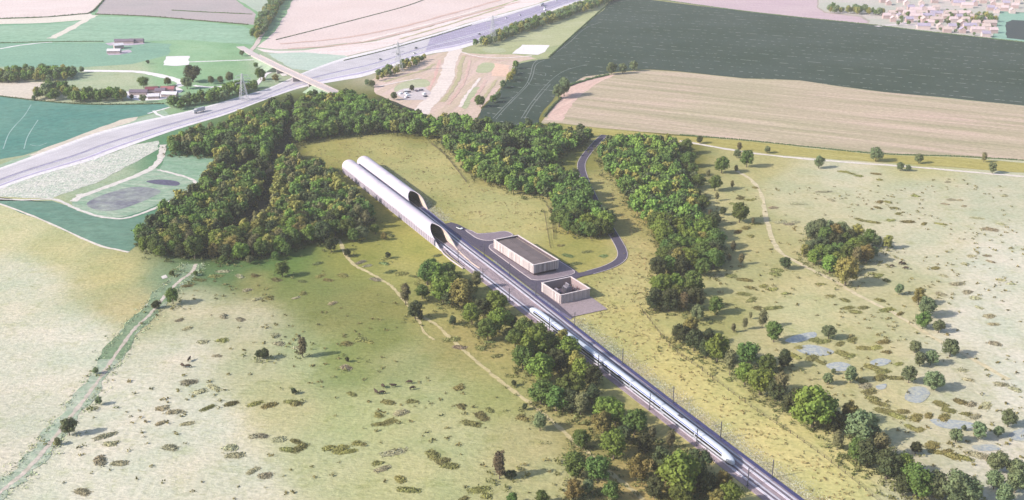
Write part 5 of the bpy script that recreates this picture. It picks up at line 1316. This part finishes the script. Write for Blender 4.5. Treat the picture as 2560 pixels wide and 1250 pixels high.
scrub = [  # x, y, size, tone, stretch
 (500,700,2,2,1.2),(540,690,2,0,1.2),(470,715,1,0,1),(560,680,2,1,1.3),(600,690,2,1,1.2),(640,690,1,0,1),(690,700,2,0,1.1),(620,725,1,1,1),(640,750,1,1,1),(670,745,1,0,1),(760,705,1,2,1),(800,690,2,0,1.2),(820,700,2,0,1),(790,660,1,2,1),(740,745,0,1,1),(860,690,1,0,1),
 (760,735,1,0,1),(830,760,1,1,1),(450,800,1,1,1),(470,820,1,1,1),(560,790,0,1,1),(600,800,1,1,1),(690,840,1,1,1),(510,855,2,1,1),(540,890,1,1,1),(560,850,1,0,1),
 (700,860,1,1,1),(740,870,1,1,1),(870,860,1,0,1),(900,850,2,0,1),(920,855,1,0,1),(470,955,1,1,1),(540,970,2,1,1.4),(500,980,0,1,1),(520,1020,1,0,1),(580,1010,1,0,1),(640,1010,2,0,1.3),(670,1015,1,0,1),(730,1005,1,0,1),(745,1010,0,0,1),
 (410,1020,1,1,1),(440,1030,2,1,1.2),(400,1060,1,1,1),(470,1060,1,1,1),(660,1090,2,1,.8),(640,1090,0,1,1),(700,1100,1,1,1),(740,1105,1,0,1),(720,1125,2,0,1),(750,1120,1,0,1),(820,1120,1,0,1),(850,1125,2,0,1.2),(260,1090,2,1,1.3),(280,1110,1,1,1),(250,1150,2,1,1.3),(300,1160,1,1,1),(420,1120,2,1,1),(580,1120,1,1,1),(590,1140,2,1,1.2),(630,1180,2,1,1.2),(660,1190,1,1,1),(200,1230,2,1,1.2),
 (870,1130,2,0,1.2),(890,1110,1,0,1),(985,1130,2,1,1.6),(940,1160,1,0,1),(960,1170,1,1,1),(1000,1200,1,0,1),(1085,1140,2,0,1.4),(1105,1155,1,0,1),(1120,1165,1,0,1),(1020,1225,1,0,1),(970,1005,1,0,1),(1025,1005,1,0,1),(950,1040,1,0,1),(975,1055,2,0,1.2),(1000,1035,1,1,1),(955,1060,1,0,1),(870,920,1,1,1),(880,985,1,0,1),(1145,970,1,0,.8),(1180,1060,2,0,1.4),(1205,1040,2,0,1.3),(1225,1025,1,0,1),(1150,1015,1,0,1),(1160,1250,1,0,1),(1200,1225,1,0,1),(1215,1240,0,0,1),(1300,1045,1,0,1),(1130,850,2,0,1.2),(1150,870,1,1,1),(1200,870,2,0,1),(1240,890,1,0,1),(1290,885,1,0,1),(1220,855,1,2,1),(1280,940,1,0,1),
 (880,640,1,2,1),(905,655,2,1,1.2),(920,665,1,1,1),(975,680,1,2,1),(1000,685,1,0,1),(1030,690,1,2,1),(960,660,0,2,1),(940,700,1,1,1),(1420,640,2,2,1.2),(1470,630,2,0,1.2),(1510,640,1,2,1),(1400,615,1,0,1),(1440,660,1,2,1),(1090,640,1,2,1),(980,590,1,2,1),(930,550,1,1,1),
 (1890,470,1,0,1),(1850,495,2,0,1.2),(1870,500,1,0,1),(1830,510,1,0,1),(1885,498,0,0,1),(1865,570,2,0,1.3),(1845,580,1,0,1),(1890,560,1,0,1),(1875,590,1,0,1),(1950,555,2,1,1.2),(1975,560,1,1,1),(1990,555,1,1,1),(1935,520,1,1,1),(2000,510,2,1,1.4),(2060,480,2,1,1.6),(2075,500,1,1,1),(2110,430,1,0,1),(2130,435,1,0,1),(2150,440,1,0,1),(2190,435,2,0,1.2),(2200,450,0,0,1),(2195,520,1,0,1),(2200,505,1,0,1),(2220,505,1,0,1),(2235,520,1,0,1),(2245,535,1,0,1),(2180,555,2,0,1.6),(2150,550,2,0,1.3),(2225,552,1,0,1),(2270,555,2,0,1.3),(2310,560,1,0,1),(2350,560,1,0,1),(2285,490,1,0,1),(2370,455,1,1,1),(2380,500,1,1,1),(2360,510,1,1,1),(2400,500,1,1,1),(2410,515,1,1,1),(2440,545,2,1,1.2),(2480,575,2,1,1.2),(2500,560,1,1,1),(2510,490,1,1,1),
 (1940,675,1,0,1),(1935,685,1,0,1),(2050,710,1,0,1.1),(2195,690,1,0,1),(2215,700,1,2,1),(2185,685,0,0,1),(2340,670,1,0,1),(2360,690,1,1,1),(2390,710,2,1,1.2),(2420,730,1,1,1),(2440,745,1,1,1),(2350,735,1,1,1),(2410,660,1,1,1),(2430,640,1,1,1),(2470,640,1,1,1),(2480,655,1,1,1),(2500,700,1,1,1),(2530,710,1,1,1),(2450,770,1,1,1),(2470,790,1,1,1),(2480,810,2,1,1),
 (1800,690,2,1,1.2),(1830,690,1,0,1),(1860,700,1,0,1),(1880,720,1,0,1),(1860,735,2,0,1.3),(1880,750,2,0,1.3),(1890,770,1,0,1),(1930,770,2,0,1.4),(1910,715,1,0,1),(1930,725,1,0,1),(1960,735,0,0,1),(2080,740,1,0,1),(2110,750,1,0,1),(2120,770,2,0,1.2),(2140,780,2,0,1.2),(2160,770,1,0,1),(2200,750,1,0,1),(2220,775,2,0,1.2),(2250,785,1,0,1),(2040,850,1,0,1),(2060,855,2,0,1.4),(2100,860,1,0,1),(2130,850,2,0,1.2),(2160,870,2,0,1.2),(2190,870,2,0,1),(2210,855,1,0,1),(2220,880,1,0,1),(2110,885,2,0,1.2),(2130,890,1,0,1),(2000,870,1,0,1),(1985,890,1,0,1),(2050,905,1,0,1),(2030,895,1,0,1),(2185,920,2,0,1.3),(2210,930,2,0,1.3),(2240,945,2,0,1.2),(2200,945,1,0,1),(2160,965,1,1,1),(2175,980,2,0,1.2),(2180,995,1,0,1),(2150,950,1,0,1),(2245,910,1,0,1),(2200,1010,1,0,1),(2215,1030,2,0,1.4),(2240,1040,2,0,1.4),(2260,1030,1,0,1),(2350,1010,2,0,1.1),(2370,1025,2,0,1),(2360,1045,1,0,1),(2400,1005,2,0,1),(2430,1010,1,1,1),(2460,1015,2,1,1.3),(2290,1045,1,0,1),(2320,1040,1,0,1),(2280,1070,1,0,1),(2300,1075,1,0,1),(2420,1035,1,0,1),(2440,1040,1,1,1),(2330,1115,2,0,1.2),(2340,1130,1,0,1),(2370,1130,1,0,1),(2380,1140,2,0,1.3),(2410,1145,1,0,1),(2450,1140,2,1,1.2),(2480,1150,1,1,1),(2490,860,1,1,1),(2405,925,0,1,1),(2420,950,0,1,1),(2500,960,1,1,1),(2540,975,1,1,1),
]
r = random.Random(8)
def side_of(x, y):
    if x < 1320: return 'in the field left of the railway' if y > 720 else 'between the woodland and the footpath'
    if x < 1640: return 'inside the access road loop'
    return 'around the round copse' if y < 620 else ('among the shallow pools' if 820 < y < 1090 else 'on the right-hand meadow')
for x, y, sz, tone, st in scrub[:290]:
    if x < 700 and y > 720 and sz == 2: sz = 1
    g = G(x, y); o = link('scrub_clump', r.choice(SCR[sz][tone]), None, (g.x, g.y, 0)); k = r.uniform(.85, 1.15)
    o.rotation_euler = (0, 0, r.uniform(-1.1, 1.1) + r.choice((0, math.pi))); k *= (1.0, .8, .74)[sz]; o.scale = (k * st, k * r.uniform(.8, 1.2), k * r.uniform(.9, 1.4))
    tag(o, f'{("small", "medium", "broad")[sz]} low {SW[tone]} scrub clump {side_of(x, y)}', 'scrub', 'scrub clumps ' + side_of(x, y))

def scatter_mesh(name, pts, m, label, n_leaf, rad, hgt, leaf, seed, cat):
    """one mass of tiny plants nobody could count"""
    R = np.random.default_rng(seed); P_ = np.array(pts); N = len(P_)
    c = np.repeat(P_, n_leaf, 0); M = len(c)
    sc_ = np.repeat(R.uniform(.6, 1.4, N), n_leaf)
    off = R.normal(size=(M, 3)) * np.array([rad, rad, 0]); p = np.concatenate([c, np.zeros((M, 1))], 1) + off * sc_[:, None]
    p[:, 2] = .12 + R.uniform(.1, 1, M) * hgt * sc_
    d = R.normal(size=(M, 3)); d[:, 2] = np.abs(d[:, 2]) + .3; d /= np.linalg.norm(d, axis=1)[:, None]
    t = np.cross(d, R.normal(size=(M, 3))); t /= np.linalg.norm(t, axis=1)[:, None]; b = np.cross(d, t); s = (leaf * R.uniform(.6, 1.3, M) * sc_)[:, None]
    V = np.stack([p - t * s - b * s * .6, p + t * s - b * s * .6, p + t * s * .5 + b * s, p - t * s * .5 + b * s], 1).reshape(-1, 3)
    me = bpy.data.meshes.new(name); me.from_pydata(V.tolist(), [], [tuple(4 * i + j for j in range(4)) for i in range(M)]); me.materials.append(m); me.update()
    return tag(link(name, me), label, cat, None, 'stuff')
def pts_in(poly_px, n, seed, dens=None):
    P_ = [G(*q) for q in poly_px]; xs = [p.x for p in P_]; ys = [p.y for p in P_]; R = random.Random(seed); out = []
    guard = 0
    while len(out) < n and guard < n * 40:
        guard += 1
        x, y = R.uniform(min(xs), max(xs)), R.uniform(min(ys), max(ys))
        if in_poly(x, y, P_) and (dens is None or R.random() < dens(x, y)): out.append((x, y))
    return out
PORTAL = [(740,385),(850,352),(1000,342),(1080,352),(1150,440),(1250,478),(1370,508),(1390,580),(1300,575),(1160,560),(1070,520),(1040,470),(900,390),(860,400),(830,430)]
YELLOW = [(1400,720),(1470,695),(1560,650),(1560,560),(1480,430),(1500,420),(1580,530),(1640,640),(1640,800),(1700,880),(1800,960),(1960,1080),(2200,1260),(2060,1260),(1700,960),(1440,800),(1520,775),(1475,735)]
tp = pts_in(PORTAL, 700, 1, lambda x, y: .25 + .75 * abs(math.sin(x * .11 + y * .05) * math.sin(y * .13))) + pts_in(YELLOW, 900, 2, lambda x, y: .25 + .75 * abs(math.sin(x * .11 + y * .05) * math.sin(y * .13)))
scatter_mesh('grass_tufts', tp, leaf_mat('tuft_olive', (.30, .265, .115), .15), 'dark olive grass tufts dotted over the yellow meadow round the portal', 5, .32, .25, .24, 3, 'grass')
tp2 = pts_in([(420,700),(800,650),(1000,760),(1250,980),(1420,1130),(1400,1260),(100,1260),(300,900)], 220, 4, lambda x, y: .4 + .6 * math.sin(x * .05) * math.sin(y * .045)) + pts_in([(1760,480),(2500,440),(2600,700),(2560,1240),(2300,1160),(2000,980),(1800,830)], 560, 5, lambda x, y: .4 + .6 * math.sin(x * .06) * math.sin(y * .05))
scatter_mesh('low_scrub', tp2, SCRUB_M[0], 'tiny olive scrub tufts sprinkled over the grazed meadows', 9, .45, .5, .32, 6, 'scrub')
fl = []
R = random.Random(12)
for k in range(8000):
    s = R.uniform(-408, -180); fl.append(ST(s, interp(s, TR) + 4.6 + abs(R.gauss(0, 3.6)))[:2])
for k in range(3000):
    s = R.uniform(-700, -570); fl.append(ST(s, interp(s, TR) + 6.2 + abs(R.gauss(0, 3.2)))[:2])
for k in range(300):
    s = R.uniform(-600, -572); fl.append(ST(s, interp(s, TR) + 5.5 + abs(R.gauss(0, 2.4)))[:2])
scatter_mesh('white_wildflowers', fl, leaf_mat('flower_white', (.58, .61, .47), .2), 'drifts of white wildflowers along the right side of the railway and hoods', 3, .6, .05, .13, 9, 'flowers')

# ------------------------------------------------------------------ hedgerows between the far fields
hedge_m = leaf_mat('hedge_leaf', (.075, .115, .05), .12)
def hedge(px, label, w=1.6, h=1.6, step=1.1, seed=1):
    L = px_line(px, 6); R = np.random.default_rng(seed); V = []; F = []; k = 0; iv, if_ = ico()
    for a, b in zip(L, L[1:]):
        d = (b - a).length; x = 0.0
        while x < d:
            p = a.lerp(b, x / d); rr = w * R.uniform(.55, 1.05); hh = h * R.uniform(.6, 1.1)
            V.append(iv * (1 + R.uniform(-.22, .22, len(iv)))[:, None] * np.array([rr, rr, hh]) + np.array([p.x + R.uniform(-.3, .3), p.y + R.uniform(-.3, .3), .3])); F += [tuple(i + k for i in f) for f in if_]; k += len(iv)
            x += w * step
    o = link('hedge', arr_mesh('hedge', (np.concatenate(V), F), hedge_m)); tag(o, label, 'hedge', 'hedges between the far fields')
for n_, (px, lab, w) in enumerate((([(-20,48),(100,44),(190,37),(228,31),(256,4),(275,-20)], 'dark hedge along the lower edge of the top left pink field', 1.6),
      ([(240,36),(380,42),(500,52),(620,62)], 'long thin hedge below the mauve field at the top', 1.4), ([(430,26),(500,30),(630,36)], 'thin hedge across the mauve field at the top', 1.2),
      ([(-20,108),(130,105),(260,104)], 'faint hedge between the two far green pastures', 1.0), ([(440,216),(400,224),(370,222)], 'short hedge along the farmyard', 1.2),
      ([(-20,239),(85,251),(160,258),(250,262),(410,260)], 'hedge along the top edge of the dark wheat field', 1.2), ([(1402,246),(1380,268),(1360,292)], 'short rough hedge at the left end of the stubble field', 1.8),
      ([(1420,216),(1470,200),(1520,188)], 'olive hedge between slate field and pink bare soil', 2.2), ([(1640,-2),(1850,27),(2000,44),(2170,61),(2300,77),(2480,97),(2600,110)], 'long thin hedge along the far edge of the slate field', 1.0),
      ([(1700,338),(1860,351),(2050,371),(2200,385),(2400,392),(2600,404)], 'low hedge between stubble field and golden verge', .9), ([(690,100),(840,62),(1000,20),(1060,0)], 'thin dark line of hedge across the pale pink field', .8),
      ([(860,152),(961,127),(1078,94),(1179,63)], 'thin hedge along the far side of the motorway', .9), ([(1530,2),(1475,50),(1404,114),(1372,144)], 'ragged hedge down the left edge of the slate field', 1.2))):
    hedge(px, lab, w, w, seed=n_)

# ragged verge grass, undergrowth in the tree belts, soil ruts
vg = []
R = random.Random(77)
for i in range(700):
    j = min(len(VL) - 2, int(R.random() ** .7 * len(VL))); q = VL[j]; d_ = (VL[j + 1] - q).normalized(); o_ = R.choice((-1, 1)) * (3.2 + abs(R.gauss(0, 2.2))); a_ = R.uniform(-3, 3)
    vg.append((q.x + d_.x * a_ - d_.y * o_, q.y + d_.y * a_ + d_.x * o_))
scatter_mesh('verge_grass', vg, leaf_mat('verge_leaf', (.32, .37, .23), .15), 'rough green grass tufts along both sides of the left-hand farm track', 4, .6, .15, .26, 15, 'grass')
ug = []
for lst, n in ((ROW_NEAR, 26), (ROW_UP, 20), (ROW_RIGHT, 22), (COPSE, 14), (MEADOW_L, 5)):
    for q in lst:
        g = G(q[0], q[1])
        for _ in range(n): ug.append((g.x + R.gauss(0, 5.0), g.y + R.gauss(0, 5.0)))
bad = [G(*q) for q in [(1100,600),(1300,760),(1900,1260),(2100,1260),(1500,860),(1160,560)]]
def on_line(x, y):
    s_ = x * DS.x + y * DS.y; t_ = x * DT.x + y * DT.y
    return interp(s_, TL) - 5 < t_ < interp(s_, TR) + 6
ug = [q for q in ug if not on_line(*q)]
scatter_mesh('undergrowth', ug, leaf_mat('undergrowth_leaf', (.15, .16, .06), .2), 'low tangled undergrowth beneath the tree belts on both sides of the railway', 12, .55, .9, .30, 16, 'undergrowth')
eg = []
for w in 'ABCD':
    P_ = [G(*q) for q in WOODS[w]]
    for a, b in zip(P_, P_[1:] + P_[:1]):
        for _ in range(int((b - a).length * .55)):
            p = a.lerp(b, R.random()); eg.append((p.x + R.gauss(0, 3.0), p.y + R.gauss(0, 3.0)))
scatter_mesh('woodland_edge_brush', eg, leaf_mat('edge_leaf', (.105, .125, .045), .2), 'low brush and saplings along the edges of the woodland', 14, .7, 1.5, .38, 18, 'brush')
rut_a = field_mat('rut_pink', dcol((214,184,170),1150,200), dcol((222,196,184),1150,200)); rut_b = field_mat('rut_pale', dcol((236,222,212),1150,200), dcol((240,228,220),1150,200)); rut_c = field_mat('rut_olive', dcol((190,184,150),1150,200), dcol((200,192,160),1150,200))
for k, (a, w_, m_) in enumerate((([(1160,140),(1150,165),(1148,190),(1130,225),(1105,255)], 4, rut_c), ([(1175,150),(1168,180),(1160,205),(1140,235),(1120,262)], 3, rut_a), ([(1200,195),(1185,215),(1165,240),(1150,268)], 3, rut_b), ([(1215,200),(1200,225),(1180,255)], 3.5, rut_a), ([(1240,200),(1222,228),(1200,258)], 3, rut_c), ([(960,205),(1010,190),(1060,175),(1085,160)], 4, rut_c), ([(950,215),(1000,205),(1050,196)], 3, rut_b), ([(1150,130),(1200,142),(1260,145),(1330,140)], 4, rut_b), ([(1160,138),(1230,150),(1290,152)], 3, rut_a),
        ([(700,110),(850,96),(1000,68),(1150,28),(1250,0)], 6, rut_a), ([(720,122),(860,112),(1000,84),(1150,44),(1300,4)], 5, rut_a), ([(900,104),(1050,66),(1200,24)], 7, rut_b), ([(1000,98),(1120,62),(1260,18)], 4, rut_c))):
    strip('soil_rut', px_line(a, 8), w_, Z + .10 + .003 * k, m_, w_ * .22, seed=k)

# ------------------------------------------------------------------ fences
wood_m = mat('fence_timber', (.09, .07, .05), .9, .2, 1.0)
def fence(px, label, step=3.0, h=1.3, rails=3, m=wood_m):
    L = px_line(px, 5); root = empty('fence', L[0]); base = Vector(L[0])
    pm = MB(); pm.box(-.1, .1, -.1, .1, 0, h); pme = pm.mesh('post', m); acc = 0.0
    mb = MB()
    for a, b in zip(L, L[1:]):
        for k in range(rails):
            z = h * (.3 + .6 * k / max(1, rails - 1)); mb.bar(a - base + Vector((0, 0, z)), b - base + Vector((0, 0, z)), .05)
        d = (b - a).length; x = acc
        while x < d:
            o = link('post', pme, root, a.lerp(b, x / d) - base); o.rotation_euler = (0, 0, math.atan2((b - a).y, (b - a).x)); x += step
        acc = x - d
    rl = mb.build('rail', m, root)
    tag(root, label, 'fence')
fence([(1078,360),(1108,384),(1138,420),(1167,458)], 'dark timber fence slanting across the portal meadow below the woodland', rails=4, step=2.5, h=1.5)
fence([(1366,514),(1378,534),(1382,565),(1384,600)], 'dark timber fence dropping from the wood towards the plant building', rails=4, step=2.5, h=1.5)
fence([(1360,528),(1368,575),(1376,622)], 'thin timber fence just left of the dark one above the plant building', rails=2)
fence([(752,366),(850,350),(950,341),(1060,347)], 'thin fence along the top edge of the portal meadow', rails=2, step=4)
fence([(1600,770),(1680,870),(1760,930),(1880,1020),(2000,1100),(2120,1190),(2200,1258)], 'long thin wire fence between the yellow meadow and the right-hand tree belt', rails=2, step=4)
fence([(1235,655),(1290,700),(1345,742),(1400,783)], 'thin lineside fence between the tracks and the yard road', rails=3, step=3, m=mat('fence_steel', (.35,.36,.40), .5, .1, .5, .5))

# ------------------------------------------------------------------ cows
def cow_mesh(graze):
    V = [((-.95, 0, 1.12), .30), ((-.45, 0, 1.10), .42), ((.2, 0, 1.08), .44), ((.75, 0, 1.15), .36)]
    E_ = [(0, 1), (1, 2), (2, 3)]
    def add(p, r_, frm): V.append((p, r_)); E_.append((frm, len(V) - 1)); return len(V) - 1
    if graze: n_ = add((1.1, 0, .95), .22, 3); hd = add((1.35, 0, .55), .15, n_); add((1.5, 0, .22), .10, hd)
    else: n_ = add((1.12, 0, 1.38), .22, 3); hd = add((1.4, 0, 1.52), .16, n_); add((1.72, 0, 1.38), .10, hd)
    for s_ in (-1, 1): add((V[hd][0][0] - .1, s_ * .25, V[hd][0][2] + .1), .04, hd)
    for s_ in (-1, 1):
        a = add((.62, s_ * .22, .85), .17, 3); b = add((.62, s_ * .23, .45), .09, a); add((.64, s_ * .23, .04), .075, b)
        a = add((-.82, s_ * .22, .88), .20, 0); b = add((-.70, s_ * .23, .66), .12, a); c = add((-.90, s_ * .23, .40), .08, b); add((-.84, s_ * .23, .04), .075, c)
    t = add((-1.22, 0, 1.15), .05, 0); add((-1.27, 0, .6), .04, t)
    me = bpy.data.meshes.new('cow'); me.from_pydata([v[0] for v in V], E_, [])
    o = bpy.data.objects.new('cow_tmp', me); COL.objects.link(o)
    md = o.modifiers.new('skin', 'SKIN')
    if not me.skin_vertices: 
        bm = bmesh.new(); bm.from_mesh(me); bm.verts.layers.skin.verify(); bm.to_mesh(me); bm.free()
    for i, (_, r_) in enumerate(V):
        me.skin_vertices[0].data[i].radius = (r_, r_)
    me.skin_vertices[0].data[2].use_root = True
    o.modifiers.new('sub', 'SUBSURF').levels = 1; o.modifiers['sub'].render_levels = 1
    dg = bpy.context.evaluated_depsgraph_get()
    out = bpy.data.meshes.new_from_object(o.evaluated_get(dg))
    out.name = 'cow_body'
    bpy.data.objects.remove(o)
    out.materials.clear(); out.materials.append(mat('cow_hide', (.055, .035, .025), .8, .2, .8))
    out.polygons.foreach_set('use_smooth', [True] * len(out.polygons))
    return out
CW = [cow_mesh(False), cow_mesh(True)]
cows = [(1024,959,3.1,1,'dark brown cow at the upper right of the herd left of the railway'),(1031,974,.5,1,'dark brown cow at the lower right of the herd left of the railway'),(984,968,3.3,0,'dark brown cow in the middle of the herd left of the railway'),(958,969,2.2,1,'dark brown cow facing away at the upper left of the herd'),(941,984,2.3,0,'reddish brown cow farthest left in the herd left of the railway'),(955,985,.3,1,'dark brown cow at the bottom of the herd left of the railway'),
        (473,903,1.4,0,'upper of three dark cows standing in the pale left field'),(457,917,2.4,1,'left-hand of three dark cows in the pale left field'),(470,919,.2,1,'lower right of three dark cows in the pale left field'),
        (2229,668,.2,1,'leftmost dark cow below the round copse'),(2250,661,.6,0,'upper dark cow of the four below the round copse'),(2258,662,.1,1,'second upper dark cow of the four below the round copse'),(2264,673,2.9,1,'lowest dark cow of the four below the round copse')]
for x, y, a, gz, lab in cows:
    g = G(x, y); o = link('cow', CW[gz], None, (g.x, g.y, 0)); o.rotation_euler = (0, 0, a); o.scale = (1.15,) * 3
    tag(o, lab, 'cow', 'grazing cows')

# ------------------------------------------------------------------ the air
hz = MB(); hz.box(-3050, 3050, -1550, 4050, -1.0, CAM_H + 12)
ho = hz.build('haze', None)
hm = bpy.data.materials.new('haze_air'); hm.use_nodes = True; nt = hm.node_tree
nt.nodes.remove(nt.nodes['Principled BSDF'])
pv = nt.nodes.new('ShaderNodeVolumePrincipled')
pv.inputs['Color'].default_value = (.95, .94, .97, 1); pv.inputs['Density'].default_value = HAZE_DENS; pv.inputs['Anisotropy'].default_value = .0
nt.links.new(pv.outputs[0], nt.nodes['Material Output'].inputs['Volume'])
ho.data.materials.append(hm)
tag(ho, 'thin pale haze lying over the whole landscape', 'haze', None, 'stuff')

# ------------------------------------------------------------------ labels: things that look alike are counted from the left
alike = {}
for o in COL.objects:
    if o.parent is None and 'label' in o: alike.setdefault(o['label'], []).append(o)
def scr_x(o):
    p = o.location; return p.x / (p.y * CP + CAM_H * SP)
for lab, os_ in alike.items():
    if 1 < len(os_) <= 69:
        for i, o in enumerate(sorted(os_, key=scr_x)):
            o['label'] = f'{lab}, {ordinal(i)} from left'
